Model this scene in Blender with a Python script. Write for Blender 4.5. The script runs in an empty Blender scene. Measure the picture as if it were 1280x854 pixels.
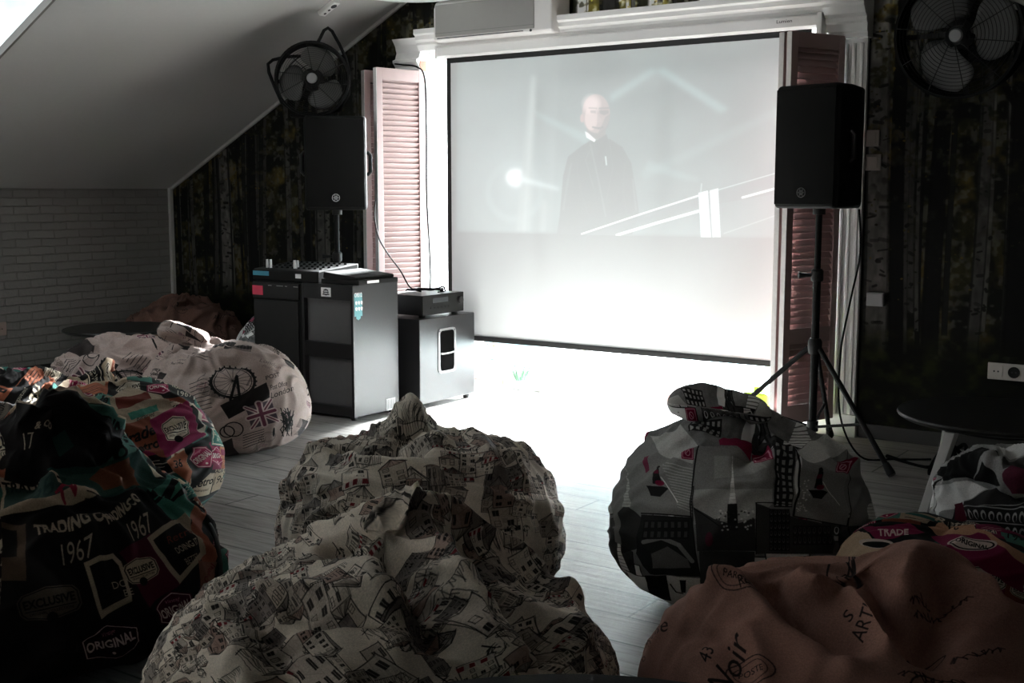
import bpy, bmesh, math, random
import numpy as np
from mathutils import Vector, Matrix, noise
from mathutils.bvhtree import BVHTree

random.seed(7)
PI = math.pi
SC = bpy.context.scene
COL = SC.collection

# light levels
SKY_LOW, SKY_HIGH = 1.0, 45.0
SUN, SUN_EL = 260.0, 16.0
FILM, TRANSL = .44, .0008
PROJ, EXPO = 120., 0.35

# ------------------------------------------------------------------ camera
F, CX, CY, HZ = 1480.0, 640.0, 427.0, 1.30
PITCH = math.atan(187 / F)
YAW = PI / 2 - math.atan2(2144, math.hypot(F, 187))
FW = np.array([-math.sin(YAW) * math.cos(PITCH), math.cos(YAW) * math.cos(PITCH), -math.sin(PITCH)])
RT = np.array([math.cos(YAW), math.sin(YAW), 0.0])
UP = np.cross(RT, FW)
FH = np.array([-math.sin(YAW), math.cos(YAW), 0.0])
C0 = np.array([0, 0, HZ])
WALL_Y, LEFT_X = 6.168, -7.562
SL = 0.506                                    # slope of the attic roof
RIDGE_X = -3.6


def ray(x, y):
    return FW * F + RT * (x - CX) - UP * (y - CY)


def at(x, y, ax, v):
    d = ray(x, y)
    return C0 + d * ((v - C0[ax]) / d[ax])


def roof_z(x):
    return 1.325 + SL * (x - LEFT_X) if x <= RIDGE_X else 1.325 + SL * (RIDGE_X - LEFT_X) - SL * (x - RIDGE_X)


RIGHT_X = 2 * RIDGE_X - LEFT_X                 # 0.362

cam = bpy.data.cameras.new('camera')
cam.sensor_width = 36
cam.lens = F / 1280 * 36
cam.clip_start = 0.02
co = bpy.data.objects.new('camera', cam)
COL.objects.link(co)
co.location = C0
co.rotation_euler = (PI / 2 - PITCH, 0, YAW)
SC.camera = co


# --------------------------------------------------------------- materials
def lin(c):
    return tuple(((v / 12.92) if v <= .04045 else ((v + .055) / 1.055) ** 2.4) for v in c)


MATS = {}


def nodes_of(m):
    m.use_nodes = True
    return m.node_tree.nodes, m.node_tree.links


def mat(name, col, rough=.6, metal=0.0, var=.12, scale=30., bump=0.0, spec=.5):
    """Principled with a noise-driven colour variation, and optional bump."""
    if name in MATS:
        return MATS[name]
    m = bpy.data.materials.new(name)
    n, l = nodes_of(m)
    b = n['Principled BSDF']
    b.inputs['Roughness'].default_value = rough
    b.inputs['Metallic'].default_value = metal
    b.inputs['Specular IOR Level'].default_value = spec
    tc = n.new('ShaderNodeTexCoord')
    nz = n.new('ShaderNodeTexNoise')
    nz.inputs['Scale'].default_value = scale
    nz.inputs['Detail'].default_value = 4
    l.new(tc.outputs['Object'], nz.inputs['Vector'])
    mx = n.new('ShaderNodeMix')
    mx.data_type = 'RGBA'
    mx.inputs[6].default_value = (*[c * (1 - var) for c in col], 1)
    mx.inputs[7].default_value = (*[min(1, c * (1 + var)) for c in col], 1)
    l.new(nz.outputs['Fac'], mx.inputs[0])
    l.new(mx.outputs[2], b.inputs['Base Color'])
    if bump:
        bp = n.new('ShaderNodeBump')
        bp.inputs['Strength'].default_value = bump
        bp.inputs['Distance'].default_value = .002
        l.new(nz.outputs['Fac'], bp.inputs['Height'])
        l.new(bp.outputs[0], b.inputs['Normal'])
    MATS[name] = m
    return m


def emat(name, col, strength):
    m = bpy.data.materials.new(name)
    n, l = nodes_of(m)
    b = n['Principled BSDF']
    b.inputs['Base Color'].default_value = (.6, .6, .6, 1)
    b.inputs['Emission Color'].default_value = (*col, 1)
    b.inputs['Emission Strength'].default_value = strength
    return m


def img_of(cv, name, grain=0.):
    h, w = cv.a.shape[:2]
    if grain:                                    # speckled ink and weave of the print
        rg = np.random.default_rng(len(name))
        g = rg.random((h, w)).astype(np.float32)
        g = .5 * g + .25 * np.roll(g, 1, 0) + .25 * np.roll(g, 1, 1)
        cv.a *= (1 + grain * (g - .5) * 2)[..., None]
    im = bpy.data.images.new(name, w, h)
    px = np.ones((h, w, 4), np.float32)
    px[:, :, :3] = np.clip(cv.a, 0, 1)
    im.pixels.foreach_set(px.ravel())
    im.update()
    im.pack()
    return im


def cloth_mat(name, cv, rough=.92, tint=1.0):
    m = bpy.data.materials.new(name)
    n, l = nodes_of(m)
    b = n['Principled BSDF']
    b.inputs['Roughness'].default_value = rough
    b.inputs['Specular IOR Level'].default_value = .2
    uv = n.new('ShaderNodeUVMap')
    uv.uv_map = 'UVMap'
    t = n.new('ShaderNodeTexImage')
    t.image = img_of(cv, name, .13)
    l.new(uv.outputs[0], t.inputs[0])
    l.new(t.outputs[0], b.inputs['Base Color'])
    tc = n.new('ShaderNodeTexCoord')
    nz = n.new('ShaderNodeTexNoise')
    nz.inputs['Scale'].default_value = 240
    nz.inputs['Detail'].default_value = 3
    l.new(tc.outputs['Object'], nz.inputs['Vector'])
    bp = n.new('ShaderNodeBump')
    bp.inputs['Strength'].default_value = .35
    bp.inputs['Distance'].default_value = .0015
    l.new(nz.outputs['Fac'], bp.inputs['Height'])
    l.new(bp.outputs[0], b.inputs['Normal'])
    return m


# ------------------------------------------------------------------ meshes
class MB:
    def __init__(s):
        s.bm = bmesh.new()

    def _v(s, pts):
        return [s.bm.verts.new(p) for p in pts]

    def face(s, pts):
        s.bm.faces.new(s._v(pts))
        return s

    def hexa(s, p):
        """eight corners: bottom loop then top loop"""
        v = s._v(p)
        for f in ((3, 2, 1, 0), (4, 5, 6, 7), (0, 1, 5, 4), (1, 2, 6, 5), (2, 3, 7, 6), (3, 0, 4, 7)):
            s.bm.faces.new([v[i] for i in f])
        return s

    def box(s, x0, x1, y0, y1, z0, z1, M=None):
        p = [(x0, y0, z0), (x1, y0, z0), (x1, y1, z0), (x0, y1, z0), (x0, y0, z1), (x1, y0, z1), (x1, y1, z1), (x0, y1, z1)]
        if M is not None:
            p = [M @ Vector(q) for q in p]
        return s.hexa(p)

    def prism(s, poly, h0, h1, M=None, f=None):
        """polygon (u,v) pulled from h0 to h1; f maps (u,v,h)->xyz"""
        f = f or (lambda u, v, h: (u, v, h))
        a = [Vector(f(u, v, h0)) for u, v in poly]
        b = [Vector(f(u, v, h1)) for u, v in poly]
        if M is not None:
            a = [M @ q for q in a]
            b = [M @ q for q in b]
        va, vb = s._v(a), s._v(b)
        n = len(poly)
        s.bm.faces.new(va[::-1])
        s.bm.faces.new(vb)
        for i in range(n):
            s.bm.faces.new([va[i], va[(i + 1) % n], vb[(i + 1) % n], vb[i]])
        return s

    def tube(s, pts, r, seg=8, closed=False, M=None):
        pts = [Vector(p) for p in pts]
        if M is not None:
            pts = [M @ p for p in pts]
        n = len(pts)
        rr = r if hasattr(r, '__len__') else [r] * n
        rings = []
        up = None
        for i, p in enumerate(pts):
            a = pts[(i - 1) % n] if (closed or i > 0) else p
            b = pts[(i + 1) % n] if (closed or i < n - 1) else p
            t = (b - a)
            t = t.normalized() if t.length > 1e-9 else Vector((0, 0, 1))
            if up is None:
                up = Vector((0, 0, 1)) if abs(t.z) < .9 else Vector((1, 0, 0))
            x = t.cross(up).normalized()
            y = x.cross(t).normalized()
            up = y
            rings.append(s._v([p + (x * math.cos(k * 2 * PI / seg) + y * math.sin(k * 2 * PI / seg)) * rr[i] for k in range(seg)]))
        m = n if closed else n - 1
        for i in range(m):
            A, B = rings[i], rings[(i + 1) % n]
            for k in range(seg):
                s.bm.faces.new([A[k], A[(k + 1) % seg], B[(k + 1) % seg], B[k]])
        if not closed:
            s.bm.faces.new(rings[0][::-1])
            s.bm.faces.new(rings[-1])
        return s

    def ring(s, r, tr, M, n=48, seg=6, z=0.0):
        return s.tube([(r * math.cos(a), r * math.sin(a), z) for a in np.linspace(0, 2 * PI, n, endpoint=False)], tr, seg, True, M)

    def lathe(s, prof, M=None, seg=48):
        """profile of (r,z) about local z, closed at both ends"""
        M = M or Matrix()
        rings = []
        for r, z in prof:
            if r < 1e-6:
                rings.append([s.bm.verts.new(M @ Vector((0, 0, z)))])
            else:
                rings.append(s._v([M @ Vector((r * math.cos(k * 2 * PI / seg), r * math.sin(k * 2 * PI / seg), z)) for k in range(seg)]))
        for A, B in zip(rings, rings[1:]):
            for k in range(seg):
                j = (k + 1) % seg
                if len(A) == 1 and len(B) > 1:
                    s.bm.faces.new([A[0], B[j], B[k]])
                elif len(B) == 1 and len(A) > 1:
                    s.bm.faces.new([A[k], A[j], B[0]])
                elif len(A) > 1:
                    s.bm.faces.new([A[k], A[j], B[j], B[k]])
        if len(rings[0]) > 1:
            s.bm.faces.new(rings[0][::-1])
        if len(rings[-1]) > 1:
            s.bm.faces.new(rings[-1])
        return s

    def build(s, name, material, parent=None, org=(0, 0, 0), smooth=False, bevel=0.0, segs=2):
        me = bpy.data.meshes.new(name)
        bmesh.ops.recalc_face_normals(s.bm, faces=s.bm.faces)
        if org is not None:
            bmesh.ops.translate(s.bm, verts=s.bm.verts, vec=-Vector(org))
        s.bm.to_mesh(me)
        s.bm.free()
        if smooth:
            for p in me.polygons:
                p.use_smooth = True
        o = bpy.data.objects.new(name, me)
        COL.objects.link(o)
        if material:
            me.materials.append(material)
        if parent is not None:
            o.parent = parent
        elif org is not None:
            o.location = org
        if bevel:
            md = o.modifiers.new('bevel', 'BEVEL')
            md.width = bevel
            md.segments = segs
            md.limit_method = 'ANGLE'
            md.angle_limit = math.radians(40)
            for p in me.polygons:
                p.use_smooth = True
            md2 = o.modifiers.new('wn', 'WEIGHTED_NORMAL')
        elif smooth:
            md2 = o.modifiers.new('es', 'EDGE_SPLIT')
            md2.split_angle = math.radians(38)
        return o


class Thing:
    def __init__(s, name, label, cat, org, group=None):
        s.org = Vector(org)
        o = bpy.data.objects.new(name, None)
        o.empty_display_size = .1
        COL.objects.link(o)
        o.location = org
        o['label'] = label
        o['category'] = cat
        if group:
            o['group'] = group
        s.o = o

    def part(s, name, mb, material, under=None, label=None, **kw):
        o = mb.build(name, material, under or s.o, s.org, **kw)
        if label:
            o['label'] = label
        return o


def tag(o, label, cat, group=None):
    o['label'] = label
    o['category'] = cat
    if group:
        o['group'] = group
    return o


def struct(name, mb, material, parent=None, **kw):
    o = mb.build(name, material, parent, **kw)
    if parent is None:
        o['kind'] = 'structure'
    return o


def frame_M(o, x, y, z):
    """matrix with columns x,y,z and origin o"""
    x, y, z = Vector(x).normalized(), Vector(y).normalized(), Vector(z).normalized()
    M = Matrix.Identity(4)
    for i in range(3):
        M[i][0], M[i][1], M[i][2], M[i][3] = x[i], y[i], z[i], o[i]
    return M


# ---------------------------------------------------- glyphs and painting
_GL = {}


def glyphs(text, bold=0.0, shear=0.0):
    """triangles of a text, height of a capital about 1, centred: (verts n x 2, tris m x 3)"""
    k = (text, bold, shear)
    if k not in _GL:
        cu = bpy.data.curves.new('g', 'FONT')
        cu.body = text
        cu.offset = bold
        cu.shear = shear
        cu.resolution_u = 3
        o = bpy.data.objects.new('g', cu)
        me = bpy.data.meshes.new_from_object(o)
        v = np.array([p.co[:2] for p in me.vertices]) if len(me.vertices) else np.zeros((0, 2))
        me.calc_loop_triangles()
        t = np.array([q.vertices[:] for q in me.loop_triangles]) if len(me.vertices) else np.zeros((0, 3), int)
        if len(v):
            v = v / .69
            c = (v.min(0) + v.max(0)) / 2
            v = v - c
        _GL[k] = (v, t)
        bpy.data.objects.remove(o)
        bpy.data.curves.remove(cu)
        bpy.data.meshes.remove(me)
    return _GL[k]


def text_mesh(text, w, h, M, name, material, parent, org, bold=0.01):
    v, t = glyphs(text, bold)
    sx = w / max(1e-6, (v[:, 0].max() - v[:, 0].min()))
    sy = h / max(1e-6, (v[:, 1].max() - v[:, 1].min()))
    me = bpy.data.meshes.new(name)
    me.from_pydata([M @ Vector((a * sx, b * sy, 0)) - Vector(org) for a, b in v], [], [tuple(int(i) for i in q) for q in t])
    me.materials.append(material)
    o = bpy.data.objects.new(name, me)
    COL.objects.link(o)
    o.parent = parent
    return o


_GM = {}


def glyph_mask(text, bold, shear):
    """text rasterised once, 44 pixels to the unit: (mask, x0, y0)"""
    k = (text, bold, shear)
    if k not in _GM:
        v, t = glyphs(text, bold, shear)
        K = 44.
        lo = v.min(0) - .06
        w, h = np.ceil((v.max(0) - lo + .06) * K).astype(int)
        c = Canvas(int(w), int(h), (0, 0, 0))
        c.T = lambda p: (p - lo) * K
        c._tris(v, t, (1, 1, 1), 1.)
        _GM[k] = (c.a[..., 0].copy(), lo, K)
    return _GM[k]


class Canvas:
    """A small painter; rows run upwards. T maps drawing coordinates to pixels (n x 2 -> n x 2)."""

    def __init__(s, w, h, bg):
        s.w, s.h = w, h
        s.a = np.empty((h, w, 3), np.float32)
        s.a[:] = bg
        s.T = lambda p: p
        s.A = None

    def affine(s, ox, oy, ang=0., sc=1., sy=None):
        ca, sa = math.cos(ang), math.sin(ang)
        sy = sc if sy is None else sy
        s.A = True
        s.T = lambda p: np.stack([ox + p[:, 0] * sc * ca - p[:, 1] * sy * sa, oy + p[:, 0] * sc * sa + p[:, 1] * sy * ca], 1)

    def _box(s, p, pad=1):
        x0, y0 = np.floor(p.min(0) - pad).astype(int)
        x1, y1 = np.ceil(p.max(0) + pad).astype(int)
        return max(0, x0), max(0, y0), min(s.w, x1 + 1), min(s.h, y1 + 1)

    def _mix(s, x0, y0, cov, col, alpha):
        c = (cov * alpha)[..., None].astype(np.float32)
        b = s.a[y0:y0 + cov.shape[0], x0:x0 + cov.shape[1]]
        b += (np.asarray(col, np.float32) - b) * c

    def poly(s, pts, col, alpha=1.0, dens=0):
        p = np.asarray(pts, float)
        if dens:
            q = []
            for a, b in zip(p, np.roll(p, -1, 0)):
                for k in range(dens):
                    q.append(a + (b - a) * k / dens)
            p = np.array(q)
        p = s.T(p)
        x0, y0, x1, y1 = s._box(p)
        if x1 <= x0 or y1 <= y0 or (x1 - x0) * (y1 - y0) > 6e6:
            return
        cov = np.zeros((y1 - y0, x1 - x0))
        q = np.roll(p, -1, 0)
        xs = np.arange(x0, x1)[None, :]
        for oy in (.25, .75):
            for ox in (.25, .75):
                X = xs + ox
                Y = np.arange(y0, y1)[:, None] + oy
                ins = np.zeros((y1 - y0, x1 - x0), bool)
                for (ax, ay), (bx, by) in zip(p, q):
                    if ay == by:
                        continue
                    c = ((ay > Y) != (by > Y)) & (X < (bx - ax) * (Y - ay) / (by - ay) + ax)
                    ins ^= c
                cov += ins * .25
        s._mix(x0, y0, cov, col, alpha)

    def line(s, pts, w, col, alpha=1.0, px=False):
        """w in drawing units (px: in pixels)"""
        p = np.asarray(pts, float)
        e = s.T(np.array([[p[0, 0], p[0, 1]], [p[0, 0] + 1, p[0, 1]], [p[0, 0], p[0, 1] + 1]]))
        k = 1 if px else .5 * (np.linalg.norm(e[1] - e[0]) + np.linalg.norm(e[2] - e[0]))
        W = max(.7, w * k)
        p = s.T(p)
        for a, b in zip(p, p[1:]):
            x0, y0, x1, y1 = s._box(np.array([a, b]), W)
            if x1 <= x0 or y1 <= y0 or (x1 - x0) * (y1 - y0) > 4e6:
                continue
            X = np.arange(x0, x1)[None, :] + .5 - a[0]
            Y = np.arange(y0, y1)[:, None] + .5 - a[1]
            d = b - a
            L = d @ d
            t = np.clip((X * d[0] + Y * d[1]) / L, 0, 1) if L > 1e-9 else 0
            D = np.hypot(X - t * d[0], Y - t * d[1])
            s._mix(x0, y0, np.clip(W / 2 + .5 - D, 0, 1), col, alpha)

    def rect(s, x, y, w, h, col, alpha=1.0, dens=0):
        s.poly([(x, y), (x + w, y), (x + w, y + h), (x, y + h)], col, alpha, dens)

    def frame(s, x, y, w, h, lw, col, alpha=1.):
        s.line([(x, y), (x + w, y), (x + w, y + h), (x, y + h), (x, y)], lw, col, alpha)

    def ell(s, cx, cy, rx, ry, col, alpha=1., n=28, a0=0, a1=2 * PI):
        s.poly([(cx + rx * math.cos(a), cy + ry * math.sin(a)) for a in np.linspace(a0, a1, n)], col, alpha)

    def oval(s, cx, cy, rx, ry, lw, col, alpha=1., n=32):
        s.line([(cx + rx * math.cos(a), cy + ry * math.sin(a)) for a in np.linspace(0, 2 * PI, n)], lw, col, alpha)

    def text(s, txt, cx, cy, h, col, w=None, ang=0., bold=.0, shear=0., alpha=1.0, flip=False):
        v, t = glyphs(txt, bold, shear)
        if not len(v):
            return
        hh = v[:, 1].max() - v[:, 1].min()
        ww = v[:, 0].max() - v[:, 0].min()
        sx = sy = h / max(hh, 1e-6) if h else 1
        if w:
            sx = w / max(ww, 1e-6)
        a = v * [sx, sy * (-1 if flip else 1)]
        ca, sa = math.cos(ang), math.sin(ang)
        a = np.stack([cx + a[:, 0] * ca - a[:, 1] * sa, cy + a[:, 0] * sa + a[:, 1] * ca], 1)
        if s.A:
            M, lo, K = glyph_mask(txt, bold, shear)
            f = -1 if flip else 1
            e = s.T(np.array([[cx, cy], [cx + sx * ca, cy + sx * sa], [cx - sy * f * sa, cy + sy * f * ca]]))
            J = np.linalg.inv(np.stack([e[1] - e[0], e[2] - e[0]], 1))
            P = s.T(a)
            x0, y0, x1, y1 = s._box(P)
            if x1 <= x0 or y1 <= y0:
                return
            X = np.arange(x0, x1)[None, :] + .5 - e[0][0]
            Y = np.arange(y0, y1)[:, None] + .5 - e[0][1]
            gx = (J[0, 0] * X + J[0, 1] * Y - lo[0]) * K - .5
            gy = (J[1, 0] * X + J[1, 1] * Y - lo[1]) * K - .5
            ok = (gx >= 0) & (gy >= 0) & (gx < M.shape[1] - 1) & (gy < M.shape[0] - 1)
            gx, gy = np.where(ok, gx, 0), np.where(ok, gy, 0)
            ix, iy = gx.astype(int), gy.astype(int)
            fx, fy = gx - ix, gy - iy
            ix2, iy2 = np.minimum(ix + 1, M.shape[1] - 1), np.minimum(iy + 1, M.shape[0] - 1)
            cov = (M[iy, ix] * (1 - fx) + M[iy, ix2] * fx) * (1 - fy) + (M[iy2, ix] * (1 - fx) + M[iy2, ix2] * fx) * fy
            s._mix(x0, y0, cov * ok, col, alpha)
            return
        s._tris(a, t, col, alpha)

    def _tris(s, a, t, col, alpha):
        P = s.T(a)
        x0, y0, x1, y1 = s._box(P)
        if x1 <= x0 or y1 <= y0 or (x1 - x0) * (y1 - y0) > 2e6:
            return
        cov = np.zeros((y1 - y0, x1 - x0))
        for tri in t:
            A, B, Cc = P[tri]
            bx0, by0 = np.floor(np.minimum(np.minimum(A, B), Cc)).astype(int)
            bx1, by1 = np.ceil(np.maximum(np.maximum(A, B), Cc)).astype(int) + 1
            bx0, by0, bx1, by1 = max(bx0, x0), max(by0, y0), min(bx1, x1), min(by1, y1)
            if bx1 <= bx0 or by1 <= by0:
                continue
            for oy in (.25, .75):
                for ox in (.25, .75):
                    X = np.arange(bx0, bx1)[None, :] + ox
                    Y = np.arange(by0, by1)[:, None] + oy
                    d1 = (B[0] - A[0]) * (Y - A[1]) - (B[1] - A[1]) * (X - A[0])
                    d2 = (Cc[0] - B[0]) * (Y - B[1]) - (Cc[1] - B[1]) * (X - B[0])
                    d3 = (A[0] - Cc[0]) * (Y - Cc[1]) - (A[1] - Cc[1]) * (X - Cc[0])
                    ins = ((d1 >= 0) & (d2 >= 0) & (d3 >= 0)) | ((d1 <= 0) & (d2 <= 0) & (d3 <= 0))
                    cov[by0 - y0:by1 - y0, bx0 - x0:bx1 - x0] += ins * .25
        s._mix(x0, y0, np.clip(cov, 0, 1), col, alpha)

    def noise_layer(s, sx, sy, seed, octaves=3):
        """smooth value noise over the canvas, 0..1"""
        rg = np.random.default_rng(seed)
        out = np.zeros((s.h, s.w), np.float32)
        amp, tot = 1., 0.
        for o in range(octaves):
            gx, gy = max(2, int(sx * 2 ** o)), max(2, int(sy * 2 ** o))
            g = rg.random((gy + 1, gx + 1)).astype(np.float32)
            X = np.linspace(0, gx - 1e-3, s.w)
            Y = np.linspace(0, gy - 1e-3, s.h)
            xi, yi = X.astype(int), Y.astype(int)
            fx, fy = (X - xi).astype(np.float32), (Y - yi).astype(np.float32)
            fx, fy = fx * fx * (3 - 2 * fx), fy * fy * (3 - 2 * fy)
            r0 = g[yi][:, xi] * (1 - fx) + g[yi][:, xi + 1] * fx
            r1 = g[yi + 1][:, xi] * (1 - fx) + g[yi + 1][:, xi + 1] * fx
            out += amp * (r0 * (1 - fy)[:, None] + r1 * fy[:, None])
            tot += amp
            amp *= .5
        return out / tot

# ------------------------------------------------------------- base materials
M_white = mat('white_paint', (.80, .79, .78), .45, var=.03)
M_plaster = mat('ceiling_plaster', (.50, .49, .48), .9, var=.03, scale=60, bump=.15)
M_black = mat('black_plastic', (.014, .014, .014), .5, var=.2, spec=.25)
M_blackmatte = mat('black_powder_coat', (.008, .008, .008), .7, var=.2, scale=200, bump=.3, spec=.15)
M_blackwood = mat('black_laminate', (.010, .010, .011), .36, var=.25, scale=90, bump=.06, spec=.4)
M_tabletop = mat('black_table_top', (.012, .012, .012), .34, var=.2, spec=.4)
M_grille = mat('speaker_grille', (.008, .008, .008), .8, var=.5, scale=900, bump=.4, spec=.1)
M_pink = mat('pale_pink_paint', (.46, .32, .31), .5, var=.06, scale=14, bump=.1)
M_pinkedge = mat('worn_pale_paint', (.62, .60, .59), .6, var=.12, scale=50)
M_grey = mat('grey_plastic', (.30, .30, .31), .5, var=.05)
M_blade = mat('fan_blade_grey', (.09, .09, .09), .5, var=.05)
M_steel = mat('dark_steel', (.06, .06, .065), .35, .6, var=.1)
M_alu = mat('brushed_metal', (.62, .62, .62), .4, .3, var=.05)
M_ac = mat('air_conditioner_white', (.74, .72, .71), .45, var=.02)
M_acp = mat('air_conditioner_panel', (.28, .27, .26), .5, var=.03)
M_logo = mat('logo_silver', (.62, .62, .63), .4, .2, var=.02)
M_cable = mat('black_cable', (.008, .008, .008), .9, var=.1, spec=.05)
M_sticker = mat('sticker_white', (.78, .78, .78), .6, var=.04)
M_teal = mat('sticker_teal', (.12, .34, .38), .6, var=.06)
M_red = mat('sticker_red', (.62, .05, .10), .5, var=.08)
M_ink = mat('ink_dark', (.03, .03, .035), .6, var=.1)
M_darktrim = mat('dark_skirting', (.022, .021, .02), .5, var=.2)
M_green = mat('leaf_green', (.22, .42, .05), .6, var=.2)
M_darkgreen = mat('leaf_dark_green', (.03, .08, .04), .6, var=.3)
M_lime = mat('lime_paint', (.32, .55, .04), .5, var=.1)
M_socketpink = mat('socket_beige_pink', (.50, .36, .33), .5, var=.05)
M_socket = mat('socket_ivory', (.60, .56, .53), .5, var=.05)
M_terracotta = mat('raw_wood_core', (.30, .13, .09), .8, var=.2)


M_unseen = mat('dark_unseen_surface', (.17, .16, .15), .7, var=.25, scale=12)  # unseen walls and right slope, made dark to cut bounced light


def brick_mat():
    m = bpy.data.materials.new('white_brick')
    n, l = nodes_of(m)
    b = n['Principled BSDF']
    b.inputs['Roughness'].default_value = .85
    tc = n.new('ShaderNodeTexCoord')
    mp = n.new('ShaderNodeMapping')
    mp.inputs['Rotation'].default_value = (0, PI / 2, PI / 2)
    sx = n.new('ShaderNodeSeparateXYZ')
    cb = n.new('ShaderNodeCombineXYZ')
    l.new(tc.outputs['Object'], sx.inputs[0])
    l.new(sx.outputs['Y'], cb.inputs['X'])
    l.new(sx.outputs['Z'], cb.inputs['Y'])
    nd = n.new('ShaderNodeTexNoise')
    nd.inputs['Scale'].default_value = 9
    l.new(tc.outputs['Object'], nd.inputs['Vector'])
    vm = n.new('ShaderNodeVectorMath')
    vm.operation = 'MULTIPLY_ADD'
    vm.inputs[1].default_value = (.012, .012, 0)
    l.new(nd.outputs['Color'], vm.inputs[0])
    l.new(cb.outputs[0], vm.inputs[2])
    br = n.new('ShaderNodeTexBrick')
    br.inputs['Scale'].default_value = 1
    br.inputs['Brick Width'].default_value = .205
    br.inputs['Row Height'].default_value = .0575
    br.inputs['Mortar Size'].default_value = .0048
    br.inputs['Mortar Smooth'].default_value = .45
    br.inputs['Color1'].default_value = (.31, .295, .285, 1)
    br.inputs['Color2'].default_value = (.27, .26, .25, 1)
    br.inputs['Mortar'].default_value = (.25, .24, .23, 1)
    l.new(vm.outputs[0], br.inputs['Vector'])
    l.new(br.outputs['Color'], b.inputs['Base Color'])
    nz = n.new('ShaderNodeTexNoise')
    nz.inputs['Scale'].default_value = 45
    nz.inputs['Detail'].default_value = 5
    l.new(tc.outputs['Object'], nz.inputs['Vector'])
    ma = n.new('ShaderNodeMath')
    ma.operation = 'MULTIPLY_ADD'
    ma.inputs[1].default_value = -1.0
    l.new(br.outputs['Fac'], ma.inputs[0])
    mb = n.new('ShaderNodeMath')
    mb.operation = 'MULTIPLY'
    mb.inputs[1].default_value = .35
    l.new(nz.outputs['Fac'], mb.inputs[0])
    l.new(mb.outputs[0], ma.inputs[2])
    bp = n.new('ShaderNodeBump')
    bp.inputs['Strength'].default_value = 1.0
    bp.inputs['Distance'].default_value = .014
    l.new(ma.outputs[0], bp.inputs['Height'])
    l.new(bp.outputs[0], b.inputs['Normal'])
    return m


def floor_mat():
    m = bpy.data.materials.new('whitewashed_planks')
    n, l = nodes_of(m)
    b = n['Principled BSDF']
    b.inputs['Roughness'].default_value = .40
    b.inputs['Specular IOR Level'].default_value = .5
    tc = n.new('ShaderNodeTexCoord')
    br = n.new('ShaderNodeTexBrick')
    br.offset = .37
    br.inputs['Scale'].default_value = 1
    br.inputs['Brick Width'].default_value = 1.25
    br.inputs['Row Height'].default_value = .193
    br.inputs['Mortar Size'].default_value = .0045
    br.inputs['Mortar Smooth'].default_value = .15
    br.inputs['Color1'].default_value = (.35, .335, .32, 1)
    br.inputs['Color2'].default_value = (.26, .25, .24, 1)
    br.inputs['Mortar'].default_value = (.04, .048, .045, 1)
    l.new(tc.outputs['Object'], br.inputs['Vector'])
    mp = n.new('ShaderNodeMapping')
    mp.inputs['Scale'].default_value = (2.2, 30, 1)
    l.new(tc.outputs['Object'], mp.inputs['Vector'])
    nz = n.new('ShaderNodeTexNoise')
    nz.inputs['Scale'].default_value = 1.6
    nz.inputs['Detail'].default_value = 7
    nz.inputs['Roughness'].default_value = .68
    nz.inputs['Distortion'].default_value = .6
    l.new(mp.outputs[0], nz.inputs['Vector'])
    cr = n.new('ShaderNodeValToRGB')
    cr.color_ramp.elements[0].position = .36
    cr.color_ramp.elements[0].color = (.38, .36, .34, 1)
    cr.color_ramp.elements[1].position = .56
    cr.color_ramp.elements[1].color = (1, 1, 1, 1)
    l.new(nz.outputs['Fac'], cr.inputs[0])
    mx = n.new('ShaderNodeMix')
    mx.data_type = 'RGBA'
    mx.blend_type = 'MULTIPLY'
    mx.inputs[0].default_value = .8
    l.new(br.outputs['Color'], mx.inputs[6])
    l.new(cr.outputs[0], mx.inputs[7])
    l.new(mx.outputs[2], b.inputs['Base Color'])
    bp = n.new('ShaderNodeBump')
    bp.inputs['Strength'].default_value = .5
    bp.inputs['Distance'].default_value = .003
    l.new(nz.outputs['Fac'], bp.inputs['Height'])
    l.new(bp.outputs[0], b.inputs['Normal'])
    return m


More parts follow.
